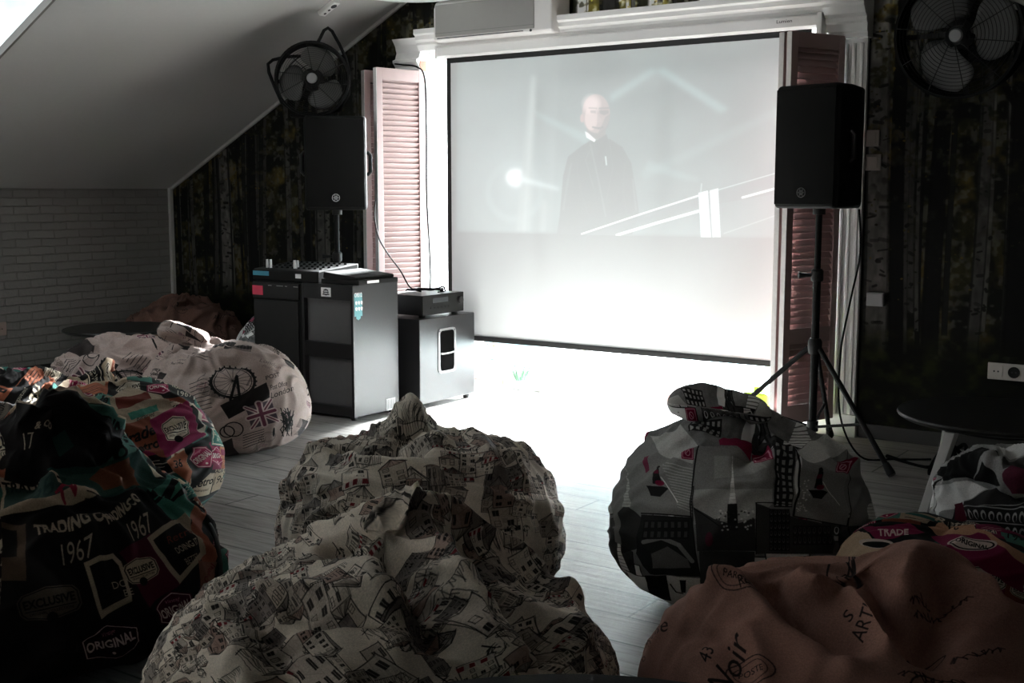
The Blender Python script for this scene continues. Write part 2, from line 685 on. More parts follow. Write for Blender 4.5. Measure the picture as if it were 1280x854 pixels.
def wallpaper():
    cv = Canvas(2400, 1020, (.2, .2, .1))                  # 8 m x 3.4 m, 300 px per metre
    rg = np.random.default_rng(5)
    big = cv.noise_layer(26, 12, 1, 4)
    fine = cv.noise_layer(260, 120, 2, 2)
    mid = cv.noise_layer(70, 36, 3, 3)
    H = np.linspace(0, 3.4, 1020)[:, None]
    leaf = np.clip((mid - .42) * 5, 0, 1)[..., None]
    gap = np.clip((fine * .6 + mid * .4 - .52) * 7, 0, 1)[..., None]
    dark, olive, yellow, pale = [np.array(c, np.float32) for c in ((.075, .075, .05), (.24, .22, .10), (.50, .42, .18), (.52, .52, .49))]
    a = dark + (olive - dark) * leaf
    a = a + (yellow - a) * (np.clip((big - .47) * 6, 0, 1)[..., None] * leaf)
    a = a + (pale - a) * gap * .65
    cv.a[:] = a

    def trunk(x, w, z0, z1, tone, lean=0.):
        n = 26
        zs = np.linspace(z0, z1, n)
        ctr = x * 300 + lean * (zs - z0) * 300 + 4 * np.sin(zs * 2.1 + x * 9)
        hw = w * 150 * (1.15 - .3 * (zs - z0) / (z1 - z0))
        L = list(zip(ctr - hw, zs * 300))
        R = list(zip(ctr + hw, zs * 300))[::-1]
        cv.poly(L + R, tone)
        cv.line(L, max(1, w * 60), [t * .35 for t in tone], .8)
        cv.line(R, max(1, w * 40), [t * .5 for t in tone], .6)
        if tone[0] > .3:
            for k in range(int(10 + w * 700)):
                z = rg.uniform(z0, z1)
                i = (z - z0) / (z1 - z0) * (n - 1)
                cc, h = np.interp(i, range(n), ctr), np.interp(i, range(n), hw)
                q = cc + rg.uniform(-1, 1) * h
                ln = rg.uniform(.1, .55) * h
                cv.line([(q - ln, z * 300), (q + ln * .6, z * 300 + rg.uniform(-4, 4))], rg.uniform(1.5, 6), (.09, .085, .075), rg.uniform(.4, .9))

    for k in range(150):
        t = rg.choice([.06, .10, .16, .34, .42, .50], p=[.22, .18, .15, .18, .17, .10])
        trunk(rg.uniform(0, 8), rg.uniform(.012, .045), rg.uniform(.35, .9), 3.4, (t, t * .98, t * .93), rg.uniform(-.02, .02))
    K_ = .82
    for x, w, t in ((.65, .10, .68), (.98, .06, .1), (1.32, .05, .5), (1.66, .07, .55), (1.9, .09, .09), (3.78, .07, .7), (4.02, .1, .1), (4.3, .06, .7), (4.62, .07, .62), (5.0, .05, .1),
                    (5.62, .11, .60), (5.74, .06, .06), (5.93, .07, .08), (6.13, .05, .5), (6.31, .09, .07), (6.52, .06, .55), (6.62, .08, .07), (6.8, .05, .55), (6.95, .05, .5), (7.2, .06, .5), (7.5, .08, .6), (7.8, .07, .1)):
        trunk(x, w, rg.uniform(.3, .5), 3.4, (t * K_, t * K_ * .98, t * K_ * .94), rg.uniform(-.01, .01))
    for x, z, dx, dz in ((6.31, 1.75, .28, .55), (6.31, 1.65, -.3, .45), (6.31, 1.9, .15, .6), (6.31, 1.55, .34, .3), (6.31, 1.95, -.2, .5)):
        cv.line([(x * 300, z * 300), ((x + dx * .5) * 300, (z + dz * .6) * 300), ((x + dx) * 300, (z + dz) * 300)], 9, (.06, .055, .05))
    for k in range(5000):                                       # leaves over the trunks
        x, z = rg.uniform(0, 2400), 300 * (.7 + 2.7 * rg.random() ** .7)
        c = [(.10, .10, .05), (.34, .30, .12), (.58, .47, .18), (.22, .23, .1)][rg.integers(4)]
        if mid[min(1019, int(z)), int(min(x, 2399))] > .45:
            cv.ell(x, z, rg.uniform(1, 3.4), rg.uniform(.8, 2.4), c, .8, 6)
    clump = np.clip((cv.noise_layer(150, 75, 12, 3) - .50) * 6, 0, .75)[..., None] * np.clip((H - .9) * 1.2, 0, 1)[..., None]
    cv.a += (a * .9 - cv.a) * clump
    cv.a *= (.72 + .55 * cv.noise_layer(330, 60, 13, 2))[..., None]
    gnd = cv.noise_layer(120, 60, 9, 3)
    f = np.clip((.62 + .25 * (big - .5) - H) * 5, 0, 1)[..., None]
    g = np.array((.06, .065, .03), np.float32) + np.array((.16, .17, .05), np.float32) * np.clip((gnd - .45) * 3, 0, 1)[..., None]
    cv.a[:] = cv.a * (1 - f) + g * f
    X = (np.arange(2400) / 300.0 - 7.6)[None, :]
    lit_patch = np.exp(-((X + 3.2) / 1.25) ** 2) * np.clip((H - 1.9) / .5, 0, 1)      # light falling above the window, painted into the print's colour
    cv.a *= (.62 + 2.2 * lit_patch)[..., None]
    m = bpy.data.materials.new('birch_forest_wallpaper')
    n, l = nodes_of(m)
    b = n['Principled BSDF']
    b.inputs['Roughness'].default_value = .8
    b.inputs['Specular IOR Level'].default_value = .2
    t = n.new('ShaderNodeTexImage')
    t.image = img_of(cv, 'wallpaper')
    uv = n.new('ShaderNodeUVMap')
    uv.uv_map = 'UVMap'
    l.new(uv.outputs[0], t.inputs[0])
    l.new(t.outputs[0], b.inputs['Base Color'])
    return m


# ------------------------------------------------------------------- the shell
OPX0, OPX1, OPZ = -4.95, -2.27, 2.20
Y0 = -2.4
mb = MB().box(LEFT_X - .1, RIGHT_X + .1, Y0 - .1, WALL_Y + .62, -.1, 0)
struct('floor', mb, floor_mat(), org=None)

mb = MB()
ext = lambda u, v, h: (u, h, v)
for poly in ([(LEFT_X - .1, 0), (OPX0, 0), (OPX0, roof_z(OPX0)), (LEFT_X - .1, roof_z(LEFT_X - .1))],
             [(OPX0, OPZ), (OPX1, OPZ), (OPX1, roof_z(OPX1)), (RIDGE_X, roof_z(RIDGE_X)), (OPX0, roof_z(OPX0))],
             [(OPX1, 0), (RIGHT_X + .1, 0), (RIGHT_X + .1, roof_z(RIGHT_X + .1)), (OPX1, roof_z(OPX1))]):
    mb.prism(poly, WALL_Y, WALL_Y + .15, f=ext)
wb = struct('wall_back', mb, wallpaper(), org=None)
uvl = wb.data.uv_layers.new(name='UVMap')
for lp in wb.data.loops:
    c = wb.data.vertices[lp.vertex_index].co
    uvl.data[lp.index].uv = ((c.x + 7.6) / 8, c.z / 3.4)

struct('wall_left', MB().box(LEFT_X - .1, LEFT_X, Y0, WALL_Y, 0, 1.33), brick_mat(), org=None)
struct('wall_right', MB().box(RIGHT_X, RIGHT_X + .1, Y0, WALL_Y, 0, 1.33), M_unseen, org=None)
struct('wall_front', MB().prism([(LEFT_X, 0), (RIGHT_X, 0), (RIGHT_X, 1.325), (RIDGE_X, roof_z(RIDGE_X)), (LEFT_X, 1.325)], Y0 - .1, Y0, f=ext), M_unseen, org=None)

# sloped ceilings, the left one with the roof window's hole
SKY = (-6.62, -4.9, 1.7, 3.885)
TH = .05
mb = MB()


def slope_piece(mb, x0, x1, y0, y1, th=TH, lift=0.0):
    za, zb = roof_z(x0) + lift, roof_z(x1) + lift
    mb.hexa([(x0, y0, za), (x1, y0, zb), (x1, y1, zb), (x0, y1, za), (x0, y0, za + th), (x1, y0, zb + th), (x1, y1, zb + th), (x0, y1, za + th)])


def slope_with_hole(mb, xa, xb, hole):
    hx0, hx1, hy0, hy1 = hole
    for r in ((xa, hx0, Y0 - .1, WALL_Y), (hx1, xb, Y0 - .1, WALL_Y), (hx0, hx1, Y0 - .1, hy0), (hx0, hx1, hy1, WALL_Y)):
        slope_piece(mb, *r)


slope_with_hole(mb, LEFT_X - .12, RIDGE_X, SKY)
struct('ceiling', mb, M_plaster, org=None)
mb = MB()
slope_piece(mb, RIDGE_X, RIGHT_X + .12, Y0 - .1, WALL_Y)
struct('ceiling_right', mb, M_unseen, org=None)


def pane_mat(name, gl=.06):
    m = bpy.data.materials.new(name)
    n, l = nodes_of(m)
    n.remove(n['Principled BSDF'])
    out = n['Material Output']
    a = n.new('ShaderNodeBsdfTransparent')
    a.inputs[0].default_value = (.97, .98, .98, 1)
    g = n.new('ShaderNodeBsdfGlossy')
    g.inputs['Roughness'].default_value = .02
    mx = n.new('ShaderNodeMixShader')
    mx.inputs[0].default_value = gl
    l.new(a.outputs[0], mx.inputs[1])
    l.new(g.outputs[0], mx.inputs[2])
    l.new(mx.outputs[0], out.inputs['Surface'])
    return m


M_pane = pane_mat('window_glass')
M_skyframe = mat('roof_window_frame', (.16, .145, .135), .5, var=.1)


def roof_window(name, s):
    mb = MB()
    w = .035
    for r in ((s[0], s[0] + w, s[2], s[3]), (s[1] - w, s[1], s[2], s[3]), (s[0] + w, s[1] - w, s[2], s[2] + w), (s[0] + w, s[1] - w, s[3] - w * .45, s[3])):
        slope_piece(mb, *r, th=.05, lift=-.004)
    o = struct(name, mb, M_skyframe, org=None)
    p = MB()
    slope_piece(p, s[0] + w, s[1] - w, s[2] + w, s[3] - w * .45, th=.006, lift=.03)
    p.build('pane', M_pane, o, None)


roof_window('window_2', SKY)

# corner bead, ceiling line, skirtings
struct('trim_1', MB().box(LEFT_X, LEFT_X + .028, WALL_Y - .028, WALL_Y, .08, 1.335), mat('corner_bead', (.5, .49, .48), .6, var=.04), org=None)
mb = MB()
for s in (1, -1):
    xa, xb = (LEFT_X, RIDGE_X) if s > 0 else (RIDGE_X, RIGHT_X)
    za, zb = roof_z(xa), roof_z(xb)
    mb.hexa([(xa, WALL_Y - .02, za - .022), (xb, WALL_Y - .02, zb - .022), (xb, WALL_Y, zb - .022), (xa, WALL_Y, za - .022),
             (xa, WALL_Y - .02, za), (xb, WALL_Y - .02, zb), (xb, WALL_Y, zb), (xa, WALL_Y, za)])
struct('trim_2', mb, mat('ceiling_bead', (.5, .49, .48), .6, var=.04), org=None)
struct('baseboard_left', MB().box(LEFT_X, LEFT_X + .016, Y0, WALL_Y, 0, .075), M_darktrim, org=None)
mb = MB().box(LEFT_X, OPX0 - .22, WALL_Y - .016, WALL_Y, 0, .075).box(OPX1 + .24, RIGHT_X, WALL_Y - .016, WALL_Y, 0, .075)
struct('baseboard_back', mb, M_darktrim, org=None)

# window recess: white reveals, casings, cornice
RY = WALL_Y + .44
mb = MB().box(OPX0 - .12, OPX0 + .006, WALL_Y - .002, RY + .1, 0, OPZ).box(OPX1 - .006, OPX1 + .12, WALL_Y - .002, RY + .1, 0, OPZ).box(OPX0 - .12, OPX1 + .12, WALL_Y - .002, RY + .1, OPZ - .006, OPZ + .08)
struct('trim_3', mb, M_white, org=None)
for k, (xa, xb) in enumerate(((OPX0 - .20, OPX0), (OPX1, OPX1 + .22))):
    mb = MB().box(xa, xb, WALL_Y - .03, WALL_Y, 0, 2.1)
    w = xb - xa
    for q in (.12, .3, .48, .66, .84):                          # flutes
        mb.box(xa + w * q, xa + w * (q + .08), WALL_Y - .038, WALL_Y - .03, .12, 2.06)
    mb.box(xa - .01, xb + .012, WALL_Y - .045, WALL_Y, 0, .12)
    struct('trim_%d' % (4 + k), mb, M_white, org=None, bevel=.003)
# cornice: a moulded profile along the head, with returns over the casings
prof = [(0, 2.085), (.05, 2.085), (.05, 2.105), (.06, 2.115), (.06, 2.155), (.075, 2.165), (.075, 2.185), (.10, 2.20), (.125, 2.235), (.125, 2.25), (.145, 2.265), (.145, 2.29), (.16, 2.30), (.16, 2.33), (0, 2.33)]


def cornice(mb, x0, x1, pr):
    a = mb._v([(x0, WALL_Y - d, z) for d, z in pr])
    b = mb._v([(x1, WALL_Y - d, z) for d, z in pr])
    n = len(pr)
    mb.bm.faces.new(a)
    mb.bm.faces.new(b[::-1])
    for i in range(n):
        mb.bm.faces.new([a[i], b[i], b[(i + 1) % n], a[(i + 1) % n]])


top = [(d, z) for d, z in prof if z > 2.19]
mb = MB()
cornice(mb, OPX0 + .0, OPX1 + .02, [(0, 2.2)] + [(d, z) for d, z in prof if z >= 2.2])
struct('trim_6', mb, M_white, org=None)
mb = MB()
cornice(mb, OPX1 + .02, OPX1 + .235, [(d + (.03 if d else 0), z) for d, z in prof])
struct('trim_7', mb, M_white, org=None)
# broken left capital: stepped end with bare wooden core
mb = MB()
pl_ = [(0, 2.03), (.05, 2.03), (.06, 2.06), (.085, 2.065), (.10, 2.09), (.10, 2.11), (.125, 2.135), (.125, 2.15), (.10, 2.16), (.085, 2.20), (.10, 2.245), (.13, 2.285), (0, 2.285)]
cornice(mb, OPX0 - .205, OPX0 - .005, pl_)
tr = struct('trim_8', mb, M_white, org=None)
core = [(.03, 2.075), (.075, 2.085), (.095, 2.11), (.09, 2.14), (.03, 2.145)]
mb = MB()
cornice(mb, OPX0 - .006, OPX0 - .001, core)
mb.build('core', M_terracotta, tr, None)

# the window behind the screen
mb = MB()
fx0, fx1 = OPX0, OPX1
for x in (fx0, fx1 - .07):
    mb.box(x, x + .07, RY, RY + .07, .0, OPZ)
for z0_, z1_ in ((.0, .09), (OPZ - .07, OPZ)):
    mb.box(fx0 + .07, fx1 - .07, RY, RY + .07, z0_, z1_)
xs = [fx0 + .07 + (fx1 - fx0 - .14) * k / 3 for k in range(4)]
for x in xs[1:3]:
    mb.box(x - .025, x + .025, RY + .003, RY + .067, .09, OPZ - .07)
w1 = struct('window_1', mb, M_white, org=None)
for k in range(3):
    MB().box(xs[k] + .025, xs[k + 1] - .025, RY + .03, RY + .036, .09, OPZ - .07).build('pane', M_pane, w1, None)
struct('trim_9', MB().box(OPX0, OPX1, RY - .045, RY - .002, .0, .035), mat('pink_threshold', (.36, .17, .16), .6, var=.05), org=None)

# --------------------------------------------------------- projection screen
SCY = 6.075
t = Thing('projection_screen', 'pull-down white projection screen showing a film, hung in front of the bright window', 'projection screen', (-3.53, SCY, .35))
hz0, hz1 = 2.142, 2.215
mb = MB()
pr = [(-.045, hz0 + .012), (-.03, hz0), (.03, hz0), (.045, hz0 + .012), (.045, hz1 - .012), (.03, hz1), (-.03, hz1), (-.045, hz1 - .012)]
mb.prism(pr, -4.775, -2.285, f=lambda u, v, h: (h, SCY - .0 + u, v))
t.part('housing', mb, M_white, smooth=True)
mb = MB().box(-4.79, -4.775, SCY - .05, SCY + .05, hz0 - .003, hz1 + .003)
t.part('end_cap', mb, M_white, bevel=.003)
mb = MB().box(-2.285, -2.255, SCY - .05, SCY + .05, hz0 - .045, hz1 + .003)
t.part('end_cap', mb, M_white, bevel=.004)
text_mesh('Lumien', .085, .017, frame_M((-2.46, SCY - .0462, 2.186), (1, 0, 0), (0, 0, 1), (0, -1, 0)), 'maker_name', M_ink, t.o, t.org)
SX0, SX1, SZ0, SZ1 = -4.733, -2.325, .352, 2.142
bw = .032
mb = MB().box(SX0, SX0 + bw, SCY - .0012, SCY + .0012, SZ0, SZ1).box(SX1 - bw, SX1, SCY - .0012, SCY + .0012, SZ0, SZ1).box(SX0 + bw, SX1 - bw, SCY - .0012, SCY + .0012, SZ1 - bw, SZ1)
t.part('black_border', mb, M_black)
mb = MB().prism([(-.012, SZ0 - .002), (.012, SZ0 - .002), (.012, SZ0 + .03), (-.012, SZ0 + .03)], SX0 - .004, SX1 + .004, f=lambda u, v, h: (h, SCY + u, v))
t.part('weight_bar', mb, M_black, bevel=.003)

film = Canvas(1024, 768, (0, 0, 0))
fx, fz = (SX0 + bw, SX1 - bw), (SZ0 + .03, SZ1 - bw)


def film_T(p):
    o = np.empty_like(np.asarray(p, float))
    for i, (x, y) in enumerate(p):
        q = at(x, y, 1, SCY)
        o[i] = ((q[0] - fx[0]) / (fx[1] - fx[0]) * 1024, (q[2] - fz[0]) / (fz[1] - fz[0]) * 768)
    return o


def soften(c, r):
    k = np.exp(-np.linspace(-2, 2, 2 * r + 1) ** 2)
    k /= k.sum()
    for ax in (0, 1):
        p = np.pad(c.a, [(r, r) if i == ax else (0, 0) for i in range(3)], mode='edge')
        n = c.a.shape[ax]
        c.a = sum(w * np.take(p, np.arange(j, j + n), ax) for j, w in enumerate(k)).astype(np.float32)


def paint_film(c):
    c.T = film_T
    c.A = None
    bg = np.array((.36, .42, .42), np.float32)
    R = [(570, 60), (1040, 20), (1040, 300), (570, 290.5)]
    c.poly(R, bg, dens=4)
    n = c.noise_layer(7, 6, 4, 3)[..., None]
    c.a *= (.75 + .5 * n)
    c.poly([(577, 80), (700, 70), (690, 292), (577, 291)], (.50, .54, .54), .45, dens=4)
    c.poly([(800, 60), (1040, 35), (1040, 120), (975, 100)], (.40, .44, .44), .7)
    beam = (.56, .66, .66)
    c.poly([(762, 118), (815, 84), (822, 90), (764, 128)], beam, .8)
    c.poly([(818, 88), (830, 84), (912, 136), (900, 142)], beam, .9)
    c.poly([(668, 138), (672, 146), (735, 182), (735, 168)], beam, .7)
    c.poly([(800, 215), (1000, 120), (1000, 132), (806, 225)], (.5, .58, .58), .5)
    c.poly([(810, 200), (880, 225), (860, 226), (806, 212)], beam, .5)
    # lamp flare of the film frame
    for r in range(90, 8, -3):
        c.ell(645, 222, r, r * .95, (.95, 1, 1), .012 + .10 * max(0, (36 - r) / 36) ** 1.5, 40)
    c.ell(645, 222, 13, 12, (1, 1, 1), .9)
    c.oval(643, 240, 33, 34, 9, (.60, .66, .66), .35)
    c.poly([(663, 94), (671, 94), (663, 290), (645, 290)], (.62, .66, .65), .75)
    c.line([(667, 95), (655, 290)], 1.2, (.85, .88, .88), .8)
    c.poly([(645, 219), (700, 235), (698, 238), (645, 226)], (.9, .95, .95), .7)
    c.poly([(676, 250), (684, 250), (682, 291), (674, 291)], (.6, .64, .64), .8)
    soften(c, 14)
    # man in a dark suit, half length behind a railing
    suit = (.13, .15, .155)
    c.poly([(696, 293), (700, 268), (704, 220), (710, 196), (728, 182), (738, 176), (762, 174), (778, 184), (789, 204), (795, 240), (799, 268), (790, 293)], suit, .92, dens=3)
    c.line([(704, 262), (710, 225), (714, 205)], 3, (.33, .36, .36), .8)
    c.line([(795, 262), (791, 225)], 2.5, (.36, .39, .39), .8)
    c.line([(738, 180), (748, 225), (757, 270)], 2.4, (.36, .38, .38), .9)
    c.line([(740, 182), (732, 200), (742, 235)], 1.6, (.30, .32, .32), .9)
    c.line([(762, 178), (766, 210), (758, 250)], 1.4, (.28, .30, .30), .8)
    c.line([(720, 200), (726, 240), (738, 276)], 2, (.22, .24, .24), .8)
    c.line([(781, 205), (779, 240), (784, 270)], 2, (.22, .24, .24), .8)
    c.poly([(733, 150), (757, 152), (757, 176), (734, 172)], (.42, .36, .35), 1)            # neck
    c.poly([(731, 164), (735, 166), (745, 175), (743, 178), (733, 172)], (1, 1, 1), 1)         # collar
    c.poly([(744, 177), (752, 172), (758, 168), (760, 174), (752, 200), (748, 200)], (.10, .10, .11), .9)
    c.line([(757, 196), (758, 206)], 2, (.9, .95, .95), 1)
    c.ell(745, 142, 17.5, 24.5, (.66, .56, .55), 1, 40)                                        # head
    for r in (13, 11, 9, 7):
        c.ell(739, 130, r, r * 1.05, (1, .90, .89), .28, 30)
    c.ell(739, 148, 8, 15, (.95, .84, .82), .6, 30)
    c.ell(727.5, 148, 2.6, 5.5, (.72, .58, .57), 1, 16)                                        # ear
    c.poly([(749, 138), (761, 138), (761, 142), (755, 144), (750, 142)], (.30, .26, .26), .6)
    c.poly([(738, 138), (745, 138), (745, 142), (738, 141)], (.42, .35, .34), .5)
    c.line([(736, 135), (746, 135.5)], 1.2, (.4, .33, .32), .6)
    c.line([(749, 135.5), (761, 135)], 1.4, (.28, .24, .24), .7)
    c.poly([(747, 140), (752, 152), (746, 154)], (.70, .60, .59), .9)
    c.line([(741, 159), (748, 160.5), (754, 159)], 1.8, (.26, .2, .2), .8)
    c.poly([(757, 146), (763, 142), (760, 160), (752, 166), (748, 166)], (.32, .28, .28), .55)
    soften(c, 3)
    # railing
    W = (1, 1, 1)
    c.poly([(727, 293), (790, 272), (968, 219), (1030, 200), (1030, 232), (880, 258), (770, 295)], (.30, .33, .34), .8)
    c.line([(727, 292.5), (800, 268), (875, 244)], 2.2, W, .95)
    c.line([(875, 244), (968, 217)], 1.4, (.75, .8, .8), .9)
    c.line([(771, 294), (820, 279), (873, 264)], 3.4, W, 1)
    c.line([(928, 247), (968, 236)], 3, W, .95)
    c.poly([(873, 241), (885, 238), (889, 298), (876, 298)], (.95, .97, .97), .95)
    c.poly([(887, 238), (898, 235), (901, 298), (890, 298)], (.92, .95, .95), .9)
    c.line([(886, 240), (890, 298)], 1.2, (.45, .48, .48), 1)
    c.line([(876, 240), (877, 230)], 2, (.7, .75, .75), .8)
    c.line([(905, 292), (968, 270)], 1.6, (.7, .74, .74), .6)
    # letterbox: nothing projected under the picture
    c.poly([(560, 290.6), (900, 297), (1040, 299.5), (1040, 480), (560, 480)], (0, 0, 0), 1, dens=4)


paint_film(film)
m = bpy.data.materials.new('screen_fabric')
n, l = nodes_of(m)
n.remove(n['Principled BSDF'])
uvn = n.new('ShaderNodeUVMap')
uvn.uv_map = 'UVMap'
tx = n.new('ShaderNodeTexImage')
tx.image = img_of(film, 'film_frame')
l.new(uvn.outputs[0], tx.inputs[0])
em = n.new('ShaderNodeEmission')
em.inputs['Strength'].default_value = FILM
l.new(tx.outputs[0], em.inputs['Color'])
df = n.new('ShaderNodeBsdfDiffuse')
df.inputs[0].default_value = (.62, .635, .64, 1)
tl = n.new('ShaderNodeBsdfTranslucent')
tl.inputs[0].default_value = (.92, .94, .945, 1)
mx = n.new('ShaderNodeMixShader')
mx.inputs[0].default_value = TRANSL
ad = n.new('ShaderNodeAddShader')
l.new(df.outputs[0], mx.inputs[1])
l.new(tl.outputs[0], mx.inputs[2])
l.new(mx.outputs[0], ad.inputs[0])
l.new(em.outputs[0], ad.inputs[1])
l.new(ad.outputs[0], n['Material Output'].inputs['Surface'])
mb = MB().face([(fx[0], SCY, fz[0]), (fx[1], SCY, fz[0]), (fx[1], SCY, fz[1]), (fx[0], SCY, fz[1])])
so = t.part('fabric', mb, m, label='white screen fabric with the projected film picture')
uvl = so.data.uv_layers.new(name='UVMap')
for lp in so.data.loops:
    c = so.data.vertices[lp.vertex_index].co + t.org
    uvl.data[lp.index].uv = ((c.x - fx[0]) / (fx[1] - fx[0]), (c.z - fz[0]) / (fz[1] - fz[0]))

# ------------------------------------------------------------ air conditioner
t = Thing('air_conditioner', 'white wall air conditioner with a grey front above the left end of the screen', 'air conditioner', (-4.3, WALL_Y, 2.2))
ax0, ax1 = -4.74, -3.86
mb = MB()
prf = [(0, 2.25), (.06, 2.238), (.17, 2.228), (.205, 2.24), (.205, 2.43), (.19, 2.47), (.15, 2.485), (0, 2.485)]
mb.prism(prf, ax0, ax1, f=lambda u, v, h: (h, WALL_Y - .012 - u, v))
t.part('body', mb, M_ac, bevel=.012, segs=3)
mb = MB().box(ax0 + .02, ax1 - .12, WALL_Y - .226, WALL_Y - .215, 2.258, 2.452)
t.part('front_panel', mb, M_acp, bevel=.005)
mb = MB().box(ax0 + .03, ax1 - .2, WALL_Y - .2195, WALL_Y - .2165, 2.2465, 2.2512)
t.part('air_slot', mb, M_ink)
mb = MB().box(ax0 + .02, ax1 - .12, WALL_Y - .2272, WALL_Y - .2262, 2.2790, 2.2802)
t.part('panel_seam', mb, M_ink)
mb = MB().lathe([(0, .0), (.008, .0), (.008, .004), (0, .004)], frame_M((ax1 - .145, WALL_Y - .217, 2.2485), (1, 0, 0), (0, 0, 1), (0, -1, 0)), 12)
t.part('sensor', mb, M_ink)
mk = MB()
for k, w_k in enumerate((.006, .004, .007, .004, .005)):
    mk.box(-4.255 + k * .0075, -4.255 + k * .0075 + w_k * .8, WALL_Y - .2274, WALL_Y - .2266, 2.2625, 2.2695)
t.part('maker_mark', mk, mat('logo_grey', (.25, .24, .24), .5))

# ------------------------------------------------------------ louvred shutters


def shutter(label, hinge, free, z0, z1, group, face_mat, edge_mat, n=None):
    """a louvred leaf standing between two floor points (hinge side, free side)"""
    a, b = Vector((*hinge, 0)), Vector((*free, 0))
    x = (b - a).normalized()
    w = (b - a).length
    nrm = Vector((-x.y, x.x, 0))
    M = frame_M((a.x, a.y, 0), x, nrm, (0, 0, 1))
    t = Thing('louvred_shutter', label, 'shutter', (*((a + b) / 2).xy, z0), group)
    h = .016
    st = .045
    for x0, x1, nm in ((0, st, edge_mat if False else face_mat), (w - st, w, face_mat)):
        t.part('stile', MB().box(x0, x1, -h, h, z0, z1, M), nm, bevel=.002)
    t.part('free_edge', MB().box(w, w + .003, -h, h, z0 + .004, z1 - .004, M), edge_mat)
    for q0, q1 in ((z0, z0 + .10), (z1 - .075, z1), (.52, .60)):
        t.part('rail', MB().box(st, w - st, -h * .95, h * .95, q0, q1, M), face_mat, bevel=.002)
    lou = MB()
    pitch = .0335
    z = z0 + .104
    zm0, zm1 = .52, .60
    while z < z1 - .07:
        if not (zm0 < z < zm1):
            c, s = math.cos(math.radians(56)), math.sin(math.radians(56))
            R = M @ Matrix.Translation((0, 0, z)) @ Matrix.Rotation(math.radians(-56 if n else 56), 4, 'X')
            lou.box(st - .004, w - st + .004, -.0185, .0185, -.0032, .0032, R)
        z += pitch
    t.part('louvres', lou, face_mat)
    return t


shutter('front pale pink louvred shutter left of the screen, edge toward the black speaker', (-4.95, 6.10), (-5.025, 5.72), .12, 2.075, 'folding shutters beside the window', M_pink, M_pinkedge)
shutter('rear pink louvred shutter half hidden behind the front one, left of the screen', (-5.055, 6.115), (-5.135, 5.73), .12, 2.065, 'folding shutters beside the window', M_pink, M_pinkedge)
shutter('pink louvred shutter behind the right loudspeaker, its louvres facing the room', (-2.165, 6.10), (-2.31, 5.74), .10, 2.095, 'folding shutters beside the window', M_pink, M_pinkedge, n=1)
shutter('pale edge-on shutter leaf folded between the screen and the right louvred shutter', (-2.215, 6.11), (-2.357, 5.755), .10, 2.095, 'folding shutters beside the window', M_pink, M_pinkedge, n=1)

# ----------------------------------------------------------------- loudspeakers


def speaker(label, centre, yaw, z0, z1, w, d, logo_mat, logo_r):
    """portable loudspeaker: rounded front, sides tapering to the back"""
    M = Matrix.Translation((centre[0], centre[1], 0)) @ Matrix.Rotation(yaw, 4, 'Z')          # local -y is the front
    t = Thing('loudspeaker', label, 'loudspeaker', (centre[0], centre[1], z0), 'loudspeakers on stands')
    zc = (z0 + z1) / 2
    hw = w / 2
    mb = MB()
    plan = [(-hw, -.06), (-hw + .015, -.085), (hw - .015, -.085), (hw, -.06), (hw, .06), (hw * .62, d - .09), (-hw * .62, d - .09), (-hw, .06)]
    mb.prism(plan, z0, z1, M=M)
    bod = t.part('cabinet', mb, M_blackmatte, bevel=.02, segs=3)
    # perforated front grille, slightly bowed
    fr = MB()
    q = []
    for k in range(9):
        u = -1 + 2 * k / 8
        q.append((u * (hw - .012), -.088 - .016 * (1 - u * u)))
    q += [(hw - .012, -.08), (-hw + .012, -.08)]
    fr.prism(q, z0 + .018, z1 - .018, M=M)
    t.part('grille', fr, M_grille, bevel=.006)
    L = M @ Matrix.Translation((0, -.1055, z0 + .075)) @ Matrix.Rotation(PI / 2, 4, 'X')
    lg = MB().ring(logo_r, logo_r * .09, L, 32, 6)
    for a in range(6):
        R = L @ Matrix.Rotation(a * PI / 3 + PI / 6, 4, 'Z')
        lg.box(-logo_r * .045, logo_r * .045, logo_r * .12, logo_r * .9, -.001, .002, R)
        lg.box(-logo_r * .17, logo_r * .17, logo_r * .50, logo_r * .58, -.001, .002, R)
        for sgn in (-1, 1):
            lg.box(sgn * logo_r * .15 - logo_r * .035, sgn * logo_r * .15 + logo_r * .035, logo_r * .12, logo_r * .56, -.001, .002, R)
    t.part('logo', lg, logo_mat, label='round tuning-fork emblem')
    for s in (-1, 1):                                             # side handles
        hb = MB().tube([(s * (hw + .002), .02, zc - .07), (s * (hw + .022), .025, zc - .05), (s * (hw + .022), .025, zc + .05), (s * (hw + .002), .02, zc + .07)], .012, 8, M=M)
        t.part('handle', hb, M_black, smooth=True)
    cup = MB().lathe([(0, -.03), (.03, -.03), (.03, .004), (0, .004)], M @ Matrix.Translation((0, .06, z0)), 20)
    t.part('pole_cup', cup, M_black, smooth=True)
    return t, M


